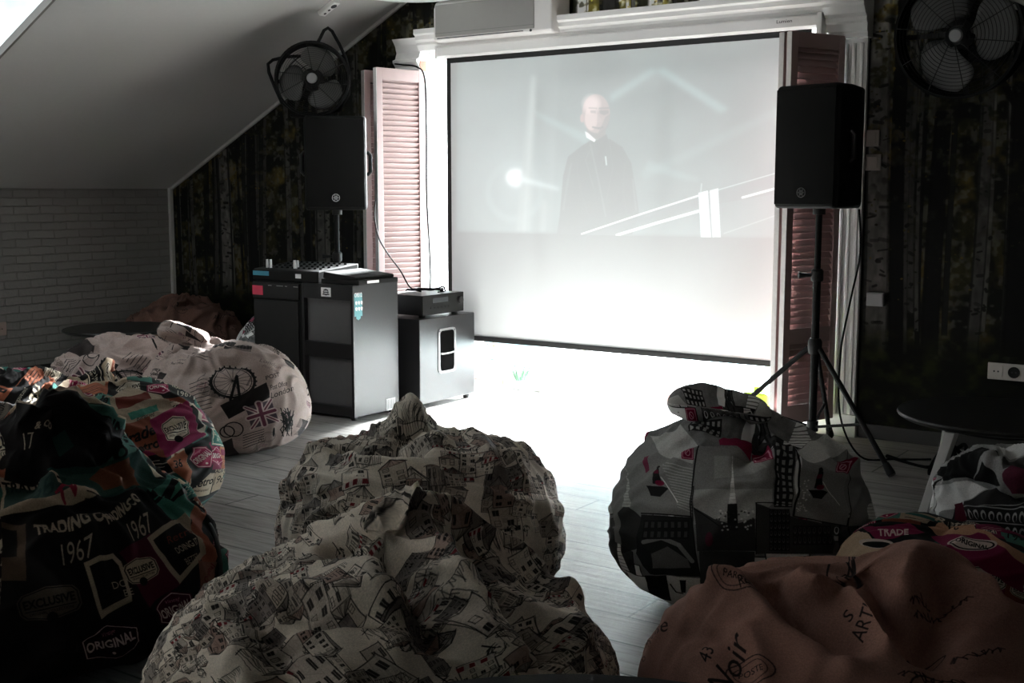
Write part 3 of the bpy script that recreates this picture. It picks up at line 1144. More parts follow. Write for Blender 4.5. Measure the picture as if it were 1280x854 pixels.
def stand(label, x, y, ztop, hub, feet, knob=.0):
    t = Thing('speaker_stand', label, 'speaker stand', (x, y, 0), 'tripod speaker stands')
    t.part('lower_tube', MB().tube([(x, y, .10), (x, y, hub + .33)], .019, 14), M_blackmatte, smooth=True)
    t.part('upper_tube', MB().tube([(x, y, hub + .3), (x, y, ztop)], .0155, 14), M_blackmatte, smooth=True)
    t.part('collar', MB().lathe([(0, 0), (.03, 0), (.034, .02), (.034, .06), (.026, .075), (0, .075)], Matrix.Translation((x, y, hub - .035)), 20), M_black, smooth=True)
    t.part('clamp', MB().lathe([(0, 0), (.027, 0), (.03, .01), (.03, .05), (.022, .06), (0, .06)], Matrix.Translation((x, y, hub + .32)), 20), M_black, smooth=True)
    t.part('knob', MB().tube([(x, y, hub + .35), (x - .045, y - .03, hub + .35), (x - .075, y - .05, hub + .35)], [.009, .009, .017], 8), M_black, smooth=True)
    t.part('lower_hub', MB().lathe([(0, 0), (.028, 0), (.028, .05), (0, .05)], Matrix.Translation((x, y, .13)), 20), M_black, smooth=True)
    for fx_, fy_ in feet:
        d = Vector((fx_ - x, fy_ - y, 0))
        u = d.normalized()
        a = Vector((x, y, hub - .01)) + u * .035
        b = Vector((fx_, fy_, .022))
        lg = t.part('leg', MB().tube([a, a.lerp(b, .5), b], .0125, 10), M_blackmatte, smooth=True)
        ft = MB().tube([b - (b - a).normalized() * .05, b, b + (b - a).normalized() * .012], [.017, .021, .018], 10)
        t.part('rubber_foot', ft, M_black, under=lg, smooth=True)
        c = Vector((x, y, .155)) + u * .028
        t.part('brace', MB().tube([c, a.lerp(b, .62)], .007, 8), M_blackmatte, smooth=True)
    return t


YL, YR = math.radians(41), math.radians(-11)
speaker('black loudspeaker with a white emblem, left of the screen with a fan on top', (-5.075, 5.405), YL, 1.19, 1.757, .375, .34, M_logo, .022)
stand('black speaker stand behind the low black cabinets, under the left loudspeaker', -5.125, 5.455, 1.159, .55, [(-5.40, 5.46), (-5.06, 5.75), (-5.0, 5.37)])
speaker('black loudspeaker on a tripod at the right edge of the screen', (-2.075, 5.50), YR, 1.222, 1.80, .345, .36, mat('logo_dim', (.06, .06, .06), .5), .022)
stand('black tripod stand under the right loudspeaker, behind the grey photo-print bag', -2.063, 5.558, 1.191, .55, [(-1.605, 5.345), (-2.14, 6.03), (-2.66, 5.60)])

# ------------------------------------------------------------------------- fans


def fan(label, c, direction, R, hub_off, frame_pts, group, rot, prop, tube=None):
    """drum fan: c centre of the grille, direction the way it blows"""
    z = Vector(direction).normalized()
    x = Vector((0, 0, 1)).cross(z).normalized()
    y = z.cross(x)
    M = frame_M(c, x, y, z)
    t = Thing('drum_fan', label, 'fan', tuple(Vector(c) + Vector((0, 0, -R))), group)
    ho = Vector((hub_off[0], hub_off[1], 0))
    dr = MB()                                                   # open drum
    pf = [(R, .0), (R + .012, .0), (R + .012, -.15), (R, -.15)]
    rings = []
    for r_, z_ in pf:
        rings.append(dr._v([M @ Vector((r_ * math.cos(a), r_ * math.sin(a), z_)) for a in np.linspace(0, 2 * PI, 56, endpoint=False)]))
    for i in range(4):
        A, B = rings[i], rings[(i + 1) % 4]
        for k in range(56):
            dr.bm.faces.new([A[k], A[(k + 1) % 56], B[(k + 1) % 56], B[k]])
    t.part('drum', dr, M_blackmatte, smooth=True)
    g = MB()
    for k in range(15):
        r_ = .045 + (R - .045) * k / 14
        g.ring(r_, .0013, M, 56, 4, z=.018 * (1 - (r_ / R) ** 2))
    t.part('grille_rings', g, M_black)
    g = MB()
    for k in range(10):
        a = k * 2 * PI / 10 + .2
        g.tube([(.04 * math.cos(a), .04 * math.sin(a), .019), (R * math.cos(a + .25), R * math.sin(a + .25), 0)], .0022, 5, M=M)
    t.part('grille_spokes', g, M_black)
    t.part('rear_guard', MB().ring(R * .5, .003, M, 40, 5, -.15).ring(R * .8, .003, M, 48, 5, -.15).box(-R, R, -.012, .012, -.155, -.145, M).box(-.012, .012, -R, R, -.155, -.145, M), M_black)
    t.part('hub_cap', MB().lathe([(0, .028), (.026, .026), (.032, .018), (.032, .012), (0, .012)], M, 28), M_grey, smooth=True)
    t.part('motor', MB().lathe([(0, -.16), (.06, -.15), (.07, -.05), (.045, -.03), (0, -.03)], M, 28), M_black, smooth=True)
    pp = Thing
    bl = []
    for k in range(3):
        b = MB()
        Rk = M @ Matrix.Rotation(rot + k * 2 * PI / 3, 4, 'Z')
        nu_, nv_ = 8, 10
        vs = []
        for j in range(nv_ + 1):
            q = j / nv_
            r_ = .055 + (R * .93 - .055) * q
            half = math.radians(20 + 32 * math.sin(PI * min(1, q * .8 + .12)) ** 1.2) * (1 - .35 * q ** 6)
            row = []
            for i in range(nu_ + 1):
                s = i / nu_ * 2 - 1
                ang = s * half + .35 * q
                row.append(b.bm.verts.new(Rk @ Vector((r_ * math.cos(ang), r_ * math.sin(ang), -.055 + .03 * s * (1 - .4 * q)))))
            vs.append(row)
        for j in range(nv_):
            for i in range(nu_):
                b.bm.faces.new([vs[j][i], vs[j][i + 1], vs[j + 1][i + 1], vs[j + 1][i]])
        o = t.part('blade', b, M_blade, smooth=True)
        md = o.modifiers.new('thick', 'SOLIDIFY')
        md.thickness = .003
    return t, M


# left: standing on the loudspeaker
fd = (math.sin(YL) * .96, -math.cos(YL) * .96, .05)
fc = at(390, 98, 1, 5.40)
t, M = fan('black drum fan with grey blades standing on the left loudspeaker', tuple(fc), fd, .218, (0, 0), None, 'drum fans', 1.0, None)


def on_fan(px_, py_, dz=-.09):
    """point of the fan's mid plane under a picture point"""
    n_ = np.array([M[i][2] for i in range(3)])
    o_ = np.array([M[i][3] for i in range(3)]) + n_ * dz
    d = ray(px_, py_)
    return C0 + d * (((o_ - C0) @ n_) / (d @ n_))


loop = [(352, 128), (343, 108), (336, 90), (335, 80), (341, 75), (358, 71), (377, 70), (392, 62), (400, 48), (405, 38), (410, 35), (415, 39), (424, 55), (432, 72), (437, 92), (436, 118), (424, 138), (398, 143), (370, 141)]
pts = [on_fan(*p) for p in loop]
t.part('tube_frame', MB().tube(pts, .0105, 8, closed=True), M_blackmatte, smooth=True)
lo = min(M @ Vector((.23 * math.cos(a), .23 * math.sin(a), -.08)) for a in (4.4, 4.7, 5.0))
t.part('base_bar', MB().box(-.14, .14, -.2285, -.214, -.14, -.03, M), M_blackmatte, bevel=.004)

# right: on a wall bracket
fc2 = at(1196, 44, 1, 5.86)
t, M = fan('black drum fan on the forest wall in the upper right corner', tuple(fc2), (-.02, -1, -.16), .285, (0, 0), None, 'drum fans', 1.95, None)
t.part('wall_bracket', MB().tube([tuple(Vector(fc2) + Vector((0, .14, 0))), tuple(Vector(fc2) + Vector((0, .2, .0))), (fc2[0], WALL_Y - .004, fc2[2] + .02)], .02, 10).box(fc2[0] - .07, fc2[0] + .07, WALL_Y - .012, WALL_Y - .001, fc2[2] - .1, fc2[2] + .12), M_blackmatte)

# ------------------------------------------------ cabinets, subwoofer, electronics
t = Thing('equipment_cabinet', 'black cabinet with two inset front panels and a teal sticker on its glossy side', 'cabinet', (-4.73, 5.14, 0))
cx0, cx1, cy0, cy1, ch = -4.93, -4.53, 4.94, 5.33, .777
w_ = .018
t.part('side_panel', MB().box(cx1 - w_, cx1, cy0, cy1, .02, ch), M_blackwood, bevel=.002, label='glossy black right side panel')
t.part('side_panel', MB().box(cx0, cx0 + w_, cy0, cy1, .02, ch), M_blackwood, bevel=.002)
t.part('top_panel', MB().box(cx0 + w_, cx1 - w_, cy0, cy1, ch - w_, ch), M_blackwood)
t.part('back_panel', MB().box(cx0 + w_, cx1 - w_, cy1 - .012, cy1, .02, ch - w_), M_blackwood)
for z0_, z1_ in ((.075, .352), (.44, .69)):
    t.part('inset_panel', MB().box(cx0 + w_, cx1 - w_, cy0 + .03, cy0 + .042, z0_, z1_), mat('inset_panel_grey', (.085, .085, .088), .35, var=.1), label='inset dark grey panel')
t.part('fascia', MB().box(cx0 + w_, cx1 - w_, cy0 + .001, cy0 + .02, .69, ch - w_), M_blackwood)
t.part('shelf', MB().box(cx0 + w_, cx1 - w_, cy0 + .004, cy1 - .012, .352, .44), M_blackwood, bevel=.002)
t.part('shelf', MB().box(cx0 + w_, cx1 - w_, cy0 + .004, cy1 - .012, .02, .075), M_blackwood, bevel=.002)
for x_ in (cx0 + .03, cx1 - .03):
    for y_ in (cy0 + .03, cy1 - .03):
        t.part('foot', MB().lathe([(0, 0), (.018, 0), (.02, .02), (0, .02)], Matrix.Translation((x_, y_, 0)), 12), M_black)
fm = frame_M((cx1 + .0008, 4.985, .70), (0, 1, 0), (0, 0, 1), (1, 0, 0))
st = t.part('sticker', MB().prism([(-.033, -.10), (.033, -.10), (.033, .028), (-.033, .028)], 0, .0006, M=fm).prism([(-.018, -.112), (0, -.122), (.018, -.112), (.018, -.1), (-.018, -.1)], 0, .0006, M=fm), M_teal, label='teal sticker with white icons')
text_mesh('ORS12', .062, .026, frame_M((cx1 + .0018, 4.985, .722), (0, 1, 0), (0, 0, 1), (1, 0, 0)), 'sticker_text', M_sticker, st, t.org, .02)
ic = MB()
for r_ in range(2):
    for c_ in range(3):
        ic.prism([(-.024 + c_ * .022, -.03 - r_ * .034), (-.012 + c_ * .022, -.036 - r_ * .034), (-.008 + c_ * .022, -.018 - r_ * .034), (-.016 + c_ * .022, -.012 - r_ * .034), (-.026 + c_ * .022, -.016 - r_ * .034)], .0008, .0012, M=fm)
t.part('sticker_icons', ic, M_sticker, under=st)
lm = frame_M((-4.735, cy0 + .0006, .731), (1, 0, 0), (0, 0, 1), (0, -1, 0))
lb = t.part('label', MB().box(-.038, .038, -.026, .026, 0, .0008, lm), M_sticker, label='white label with a dark emblem')
em_ = MB()
for k in range(3):
    em_.box(-.026 + k * .004, .026 - k * .004, -.016 + k * .012, -.009 + k * .012, .0009, .0013, lm)
em_.ring(.017, .0022, lm, 20, 4, .001)
t.part('label_print', em_, M_ink, under=lb)
bm_ = frame_M((cx1 + .0008, 5.26, .05), (0, 1, 0), (0, 0, 1), (1, 0, 0))
lb = t.part('label', MB().box(-.045, .035, -.03, .04, 0, .0006, bm_), mat('label_paper', (.42, .42, .42), .7, var=.04), label='white paper label near the floor')
bars = MB()
for k in range(7):
    bars.box(-.04 + k * .01, -.036 + k * .01, -.02, .035, .0007, .001, bm_)
t.part('label_print', bars, M_ink, under=lb)

t = Thing('amplifier_rack', 'tall black rack case with a red label, left of the cabinet with the teal sticker', 'rack case', (-5.14, 5.12, 0))
rx0, rx1 = -5.345, -4.94
t.part('case', MB().box(rx0, rx1, 4.95, 5.31, .02, .775), M_blackmatte, bevel=.006)
t.part('front_door', MB().box(rx0 + .02, rx1 - .02, 4.938, 4.95, .05, .66), M_black, bevel=.003)
t.part('fascia', MB().box(rx0 + .01, rx1 - .01, 4.936, 4.95, .675, .765), M_black, bevel=.002)
t.part('label', MB().box(rx0 + .012, rx0 + .10, 4.9345, 4.936, .69, .745), M_red, label='red label')
for k, w2 in enumerate((.05, .09, .03, .06)):
    t.part('front_print', MB().box(-5.20 + k * .07, -5.20 + k * .07 + w2 * .6, 4.9352, 4.936, .748, .7515), M_grey)
for x_ in (rx0 + .03, rx1 - .03):
    for y_ in (4.98, 5.28):
        t.part('foot', MB().lathe([(0, 0), (.018, 0), (.02, .02), (0, .02)], Matrix.Translation((x_, y_, 0)), 12), M_black)

t = Thing('mixing_console', 'black mixing console with a blue strip and cable plugs on top of the rack', 'mixing console', (-5.1, 5.1, .777))
pf = [(4.945, .778), (5.29, .778), (5.29, .875), (4.96, .845), (4.945, .835)]
t.part('body', MB().prism(pf, -5.34, -4.80, f=lambda u, v, h: (h, u, v)), M_blackmatte, bevel=.006)
t.part('front_strip', MB().box(-5.335, -5.20, 4.9435, 4.945, .806, .832), mat('strip_blue', (.05, .24, .34), .5), label='blue strip')
t.part('front_label', MB().box(-4.98, -4.935, 4.9435, 4.945, .80, .825), M_sticker, label='small white label')
kn = [(x_, y_) for x_ in np.arange(-5.3, -4.84, .045) for y_ in (5.02, 5.09, 5.16, 5.23)]
for x_, y_ in kn:
    zz = .845 + (y_ - 4.96) / .33 * .03
    t.part('knob', MB().lathe([(0, 0), (.009, 0), (.007, .008), (0, .008)], Matrix.Translation((x_, y_, zz)), 10), mat('knob_matte', (.01, .01, .01), .9, spec=0))
for x_, y_, k in ((-5.27, 5.0, 0), (-5.24, 5.0, 1), (-5.06, 5.02, 0), (-5.035, 5.02, 1)):
    zz = .849
    t.part('plug', MB().lathe([(0, 0), (.008, 0), (.008, .02), (.007, .05), (0, .05)], Matrix.Translation((x_, y_, zz)), 10), M_logo if k else M_alu, smooth=True, label='silver cable plug')

t = Thing('control_deck', 'flat black disc deck lying beside the mixing console on the cabinet', 'deck', (-4.66, 5.1, .777))
t.part('body', MB().box(-4.79, -4.50, 4.96, 5.30, .778, .806), M_blackmatte, bevel=.004)
t.part('lid', MB().hexa([(-4.78, 4.965, .807), (-4.52, 4.965, .807), (-4.52, 5.29, .807), (-4.78, 5.29, .807), (-4.78, 4.97, .845), (-4.52, 4.97, .82), (-4.52, 5.285, .825), (-4.78, 5.285, .85)]), M_blackmatte, bevel=.004)
t.part('edge_label', MB().box(-4.4995, -4.4985, 5.03, 5.13, .785, .80), M_sticker, label='silver label strip')

t = Thing('subwoofer', 'black box subwoofer with a recessed metal handle, nearest the screen', 'subwoofer', (-4.67, 5.7, 0))
sx0, sx1, sy0, sy1, sz = -4.90, -4.45, 5.43, 5.98, .545
t.part('cabinet', MB().box(sx0, sx1, sy0, sy1, .03, sz), M_blackwood, bevel=.005)
hm = frame_M((sx1, 5.695, .335), (0, 1, 0), (0, 0, 1), (1, 0, 0))
rr = []
for cx_, cz_, a0 in ((.06, .11, 0), (-.06, .11, PI / 2), (-.06, -.11, PI), (.06, -.11, 1.5 * PI)):
    for k in range(6):
        a = a0 + k * PI / 10
        rr.append((cx_ + .028 * math.cos(a), cz_ + .028 * math.sin(a)))
hp = MB()
inn = [(u * .80, v * .90) for u, v in rr]
va, vb = hp._v([hm @ Vector((u, v, .004)) for u, v in rr]), hp._v([hm @ Vector((u, v, .004)) for u, v in inn])
vc = hp._v([hm @ Vector((u, v, .0005)) for u, v in rr])
vd = hp._v([hm @ Vector((u, v, .001)) for u, v in inn])
for A, B in ((va, vb), (vc, va), (vb, vd)):
    for i in range(len(rr)):
        j = (i + 1) % len(rr)
        hp.bm.faces.new([A[i], A[j], B[j], B[i]])
hd = t.part('handle_plate', hp, mat('handle_metal', (.16, .16, .16), .4, .4, var=.05), label='metal handle plate')
t.part('handle_recess', MB().prism(inn, .0006, .0012, M=hm), mat('recess_black', (.004, .004, .004), .9, spec=0), under=hd)
t.part('handle_bar', MB().tube([(-.062, -.015, .003), (-.03, -.018, .004), (.03, -.018, .004), (.062, -.015, .003)], .0055, 8, M=hm), M_alu, under=hd, smooth=True)
sc_ = MB()
for u, v in ((.075, .125), (-.075, .125), (.075, -.125), (-.075, -.125), (.08, 0), (-.08, 0)):
    sc_.lathe([(0, .0035), (.005, .0035), (.004, .006), (0, .006)], hm @ Matrix.Translation((u * .98, v * .98, 0)), 10)
t.part('screws', sc_, M_ink, under=hd)
for x_ in (sx0 + .04, sx1 - .04):
    for y_ in (sy0 + .04, sy1 - .04):
        t.part('foot', MB().lathe([(0, 0), (.02, 0), (.024, .03), (0, .03)], Matrix.Translation((x_, y_, 0)), 14), M_black)

t = Thing('receiver', 'black audio receiver with a volume knob on top of the subwoofer', 'receiver', (-4.62, 5.69, .545))
t.part('case', MB().box(-4.80, -4.475, 5.485, 5.89, .562, .682), M_black, bevel=.004)
t.part('front_panel', MB().box(-4.475, -4.467, 5.485, 5.89, .562, .682), M_blackmatte, bevel=.002)
t.part('display', MB().box(-4.4672, -4.4662, 5.58, 5.73, .632, .662), mat('display_glass', (.01, .012, .014), .12, var=.05))
t.part('knob', MB().lathe([(0, 0), (.024, 0), (.022, .018), (0, .02)], frame_M((-4.467, 5.845, .635), (0, 1, 0), (0, 0, 1), (1, 0, 0)), 24), M_black, smooth=True)
for k in range(6):
    t.part('button', MB().box(-4.467, -4.464, 5.56 + k * .035, 5.58 + k * .035, .60, .608), M_blackmatte)
for x_ in (-4.78, -4.51):
    for y_ in (5.53, 5.85):
        t.part('foot', MB().lathe([(0, .546), (.02, .546), (.02, .562), (0, .562)], Matrix.Translation((x_, y_, 0)), 14), M_black)

# cables


def cable(name, label, pts, r, m=None, cat='cable', group=None):
    P = [Vector(p) for p in pts]
    out = []
    n = len(P)
    for i in range(n - 1):
        p0, p1, p2, p3 = P[max(0, i - 1)], P[i], P[i + 1], P[min(n - 1, i + 2)]
        for k in range(7):
            u = k / 7
            out.append(.5 * ((2 * p1) + (p2 - p0) * u + (2 * p0 - 5 * p1 + 4 * p2 - p3) * u * u + (3 * p1 - p0 - 3 * p2 + p3) * u ** 3))
    out.append(P[-1])
    return tag(MB().tube(out, r, 6).build(name, m or M_cable, None, tuple(P[0]), smooth=True), label, cat, group)


cable('speaker_cable', 'black cable hanging in a curve from the left loudspeaker to the receiver', [(-4.93, 5.60, 1.25), (-4.85, 5.50, 1.14), (-4.80, 5.48, 1.02), (-4.76, 5.52, .92), (-4.70, 5.56, .82), (-4.66, 5.6, .72), (-4.62, 5.66, .69)], .0045)
cable('hanging_cable', 'thin dark cable hanging down the white wall beside the left shutter', [(-5.14, 6.05, 2.13), (-5.04, 6.0, 2.115), (-4.93, 6.02, 2.095), (-4.893, 6.05, 2.02), (-4.89, 6.06, 1.7), (-4.885, 6.05, 1.3), (-4.87, 6.05, 1.0), (-4.86, 6.05, .75), (-4.85, 6.02, .62)], .0055)
lp_ = []
for k in range(40):
    a = k * .75
    lp_.append((-4.62 + (.10 + .012 * math.sin(k * 1.7)) * math.cos(a), 5.70 + (.13 + .02 * math.sin(k)) * math.sin(a), .688 + .0042 * (k % 9) * .8))
cable('cable_coil', 'loose coil of black cable lying on the receiver', lp_, .0035)
cable('speaker_cable', 'black cable hanging from the right loudspeaker down beside the pink shutter', [(-1.95, 5.80, 1.215), (-1.93, 5.78, 1.0), (-1.96, 5.74, .75), (-1.99, 5.72, .5), (-1.96, 5.66, .2), (-1.84, 5.62, .02), (-1.7, 5.7, .008), (-1.55, 5.8, .008)], .005)
cable('floor_cable', 'black cables tangled on the floor behind the tripod foot at right', [(-1.75, 5.75, .008), (-1.5, 5.62, .01), (-1.38, 5.7, .12), (-1.36, 5.6, .06), (-1.47, 5.48, .012), (-1.42, 5.6, .13), (-1.33, 5.66, .02), (-1.30, 5.52, .015), (-1.40, 5.56, .14), (-1.28, 5.72, .01), (-1.0, 5.85, .008)], .010)

# small things on walls, floor and ceiling


def socket_row(label, o, x, z, nz, n, m, cell, group=None, square=None):
    t = Thing('wall_socket', label, 'socket', o, group)
    M = frame_M(o, x, z, nz)
    w = cell * n
    t.part('plate', MB().box(-w / 2, w / 2, -cell * .5, cell * .5, 0, .009, M), m, bevel=.003)
    for k in range(n):
        c = -w / 2 + cell * (k + .5)
        Mk = M @ Matrix.Translation((c, 0, 0))
        if k == 0 and n > 1:
            ins = t.part('insert', MB().box(-cell * .36, cell * .36, -cell * .36, cell * .36, .009, .0125, Mk), m, bevel=.001)
        else:
            ins = t.part('insert', MB().lathe([(0, .0095), (cell * .22, .0095), (cell * .3, .0125), (cell * .34, .0125), (cell * .34, .009), (0, .009)], Mk, 24), m if k != 1 or n == 1 else M_black, smooth=True)
        hl = MB()
        for s in (-1, 1):
            hl.lathe([(0, .0122), (.0045, .0122), (.0045, .0132), (0, .0132)], Mk @ Matrix.Translation((s * .0095, 0, 0)), 10)
        t.part('pin_holes', hl, M_ink, under=ins)


socket_row('ivory row of four wall sockets on the forest wall above the right table', (-1.225, WALL_Y - .001, .415), (1, 0, 0), (0, 0, 1), (0, -1, 0), 4, M_socket, .083)
q = at(3, 411, 0, LEFT_X)
socket_row('single pinkish wall socket on the white brick wall', (LEFT_X + .001, q[1] - .02, q[2]), (0, 1, 0), (0, 0, 1), (1, 0, 0), 1, M_socketpink, .092)
q = at(1096, 374, 1, WALL_Y)
t = Thing('wall_junction_box', 'small grey junction box on the forest wall right of the pink shutter', 'junction box', (q[0], WALL_Y - .02, q[2]))  # a junction box, not a socket
t.part('box', MB().box(q[0] - .045, q[0] + .045, WALL_Y - .035, WALL_Y - .001, q[2] - .035, q[2] + .035), M_grey, bevel=.004)
t.part('lid', MB().box(q[0] - .04, q[0] + .04, WALL_Y - .039, WALL_Y - .035, q[2] - .03, q[2] + .03), M_grey, bevel=.002)
for k, (a_, b_) in enumerate(((1081, 173), (1083, 203))):
    q = at(a_ + 8, b_, 1, WALL_Y)
    t = Thing('wall_switch', ('upper' if k == 0 else 'lower') + ' of two dim wall switches right of the right loudspeaker', 'switch', (q[0], WALL_Y - .01, q[2]), 'wall switches')
    t.part('plate', MB().box(q[0] - .045, q[0] + .045, WALL_Y - .011, WALL_Y - .001, q[2] - .042, q[2] + .042), mat('switch_dim', (.16, .14, .12), .5), bevel=.003)
    t.part('rocker', MB().box(q[0] - .028, q[0] + .028, WALL_Y - .015, WALL_Y - .011, q[2] - .03, q[2] + .03), mat('switch_dim', (.16, .14, .12), .5), bevel=.002)

# sensor box on the sloped ceiling
dS = ray(410, 7)
tS = (0.025 - SL * LEFT_X) / (dS[2] - SL * dS[0])
q = C0 + dS * tS
sl_x = Vector((1, 0, SL)).normalized()
dn = Vector((SL, 0, -1)).normalized()
M = frame_M(q + np.array(dn) * .0, sl_x, (0, 1, 0), dn)
M = frame_M(q, Vector((0, 1, 0)).lerp(sl_x, .0), dn.cross(Vector((0, 1, 0))), dn)
t = Thing('ceiling_socket', 'small white socket box with dark holes on the sloped ceiling', 'socket', tuple(q))
t.part('plate', MB().box(-.028, .028, -.075, .075, 0, .03, M), M_white, bevel=.004)
hl = t.part('insert', MB().lathe([(0, .031), (.02, .031), (.02, .033), (0, .033)], M @ Matrix.Translation((0, .04, 0)), 20), M_ink)
for v in (-.005, -.045):
    t.part('hole', MB().lathe([(0, .030), (.009, .030), (.009, .032), (0, .032)], M @ Matrix.Translation((0, v, 0)), 14), M_ink)

# hanging lamp whose rim dips into the picture at the top
q = C0 + (FW * 1480 + RT * (512 - 640) - UP * (-14 - 427)) / 1480 * 7.0
t = Thing('pendant_lamp', 'white round lamp hanging at the top edge above the air conditioner', 'lamp', (q[0], q[1], q[2] - .04))
Mq = Matrix.Translation(tuple(q))
t.part('shade', MB().lathe([(0, -.03), (.32, -.03), (.365, -.018), (.38, 0), (.365, .018), (.28, .04), (.06, .06), (0, .06)], Mq, 56), mat('lamp_acrylic', (.78, .84, .82), .4, var=.02), smooth=True)
t.part('rod', MB().tube([tuple(q + np.array((0, 0, .06))), (q[0], q[1], roof_z(q[0]) - .02)], .008, 10), M_alu, smooth=True)
t.part('canopy', MB().lathe([(0, 0), (.05, 0), (.05, .03), (0, .03)], Matrix.Translation((q[0], q[1], roof_z(q[0]) - .04)), 24), M_white, smooth=True)

# lime green container by the shutter foot
gx, gy = -2.56, 6.05
t = Thing('green_container', 'small lime green container on the floor between the screen and the right shutter', 'container', (gx, gy, 0))
t.part('body', MB().box(gx - .07, gx + .07, gy - .05, gy + .05, 0, .21), M_lime, bevel=.015, segs=3)
t.part('cap', MB().lathe([(0, .205), (.025, .205), (.025, .24), (0, .24)], Matrix.Translation((gx, gy, 0)), 20), M_lime, smooth=True)

# little plants in the light beside the subwoofer
t = Thing('vine_sprig', 'thin trailing green sprig rising beside the subwoofer in the window light', 'plant', (-4.50, 6.30, 0))
bs = Vector((-4.50, 6.28, 0))
stem_p = [bs, bs + Vector((.06, .0, .03)), bs + Vector((.05, 0, .12)), bs + Vector((.0, 0, .2)), bs + Vector((-.03, 0, .28)), bs + Vector((-.01, 0, .36)), bs + Vector((.0, .0, .46))]
t.part('stem', MB().tube(stem_p, .004, 6), mat('stem_brown', (.12, .11, .05), .7), smooth=True)
for k, (dx, dz, a, s) in enumerate(((-.02, .2, 2.6, .03), (-.03, .29, .4, .035), (-.05, .3, 2.9, .03), (0, .37, .8, .028), (.03, .12, .2, .03), (.0, .44, 2.2, .026))):
    p = bs + Vector((dx, 0, dz))
    d = Vector((math.cos(a), -.2, math.sin(a)))
    e = d.cross(Vector((0, 1, 0))).normalized()
    b = MB()
    v = [b.bm.verts.new(p + d * s * u + e * s * h + Vector((0, z_, 0))) for u, h, z_ in ((0, 0, 0), (.4, .28, .004), (1, 0, .0), (.4, -.28, .004), (.45, 0, -.003))]
    for f in ((0, 1, 4), (1, 2, 4), (2, 3, 4), (3, 0, 4)):
        b.bm.faces.new([v[i] for i in f])
    t.part('leaf', b, M_green if k % 2 else M_darkgreen)
t = Thing('potted_succulent', 'tiny dark green spiky plant in a white pot at the window foot', 'plant', (-4.38, 6.42, 0))
px_, py_ = -4.40, 6.42
t.part('pot', MB().lathe([(0, 0), (.05, 0), (.065, .05), (.065, .06), (.055, .06), (.05, .045), (0, .045)], Matrix.Translation((px_, py_, 0)), 24), M_white, smooth=True)
for k in range(9):
    a = k * 2.4
    d = Vector((math.cos(a) * .45, math.sin(a) * .45, 1)).normalized()
    p = Vector((px_ + .02 * math.cos(a), py_ + .02 * math.sin(a), .045))
    t.part('leaf', MB().tube([p, p + d * .06, p + d * (.10 + .02 * (k % 3))], [.010, .009, .001], 6), M_darkgreen, smooth=True)
t = Thing('candle_jar', 'small white jar on the floor right of the tiny spiky plant', 'jar', (-4.22, 6.43, 0))
t.part('jar', MB().lathe([(0, 0), (.05, 0), (.06, .015), (.06, .075), (.045, .09), (0, .09)], Matrix.Translation((-4.24, 6.43, 0)), 28), M_white, smooth=True)
t.part('lid', MB().lathe([(0, .09), (.047, .09), (.047, .105), (.01, .11), (0, .12)], Matrix.Translation((-4.24, 6.43, 0)), 28), M_white, smooth=True)

# --------------------------------------------------------------- round tables


def table(label, c, R, h, legs, leg_mat, spread, thick=.024, lr=.52, top=None):
    t = Thing('round_table', label, 'table', (c[0], c[1], 0), 'round black tables')
    t.part('tabletop', MB().lathe([(0, h - thick), (R - .02, h - thick), (R - .004, h - thick * .6), (R, h - thick * .3), (R - .004, h), (0, h)], Matrix.Translation((c[0], c[1], 0)), 72), top or M_tabletop, smooth=True)
    t.part('apron', MB().lathe([(0, h - thick - .04), (R * .55, h - thick - .04), (R * .6, h - thick), (0, h - thick)], Matrix.Translation((c[0], c[1], 0)), 40), M_black, smooth=True)
    for a, m, *da in legs:
        fa = a + (da[0] if da else 0)
        fu = Vector((math.cos(fa), math.sin(fa), 0))
        u = Vector((math.cos(a), math.sin(a), 0))
        s = Vector((-u.y, u.x, 0))
        p = Vector((c[0], c[1], h - thick - .002)) + u * R * lr
        q = Vector((c[0], c[1], 0)) + fu * (R * lr + spread)
        mb = MB()
        w0, w1, d0, d1 = .022, .018, .018, .014
        mb.hexa([q - u * d1 - s * w1, q + u * d1 - s * w1, q + u * d1 + s * w1, q - u * d1 + s * w1, p - u * d0 - s * w0, p + u * d0 - s * w0, p + u * d0 + s * w0, p - u * d0 + s * w0])
        t.part('leg', mb, m, bevel=.003, label='pale grey splayed leg' if m is M_legpale else None)


M_legpale = mat('leg_pale', (.50, .49, .48), .5, var=.06)
M_legdark = mat('leg_black', (.018, .017, .017), .5, var=.1)
table('black round table with pale splayed legs, at the forest wall on the right', (-1.06, 5.0), .41, .41, [(math.radians(254), M_legpale, -.14), (math.radians(14), M_legpale), (math.radians(134), M_legdark)], M_legpale, .10, lr=.93)
table('black round table with dark legs beside the white brick wall', (-6.42, 4.80), .36, .43, [(math.radians(a), M_legdark) for a in (200, 290, 20, 110)], M_legdark, .08)
table('black round table whose far rim shows at the bottom edge, nearest the camera', (-.677, 1.127), .588, .50, [(math.radians(a), M_legdark) for a in (80, 170, 260, 350)], M_legdark, .06, top=M_blackmatte)

# ------------------------------------------------------------------ bean bags


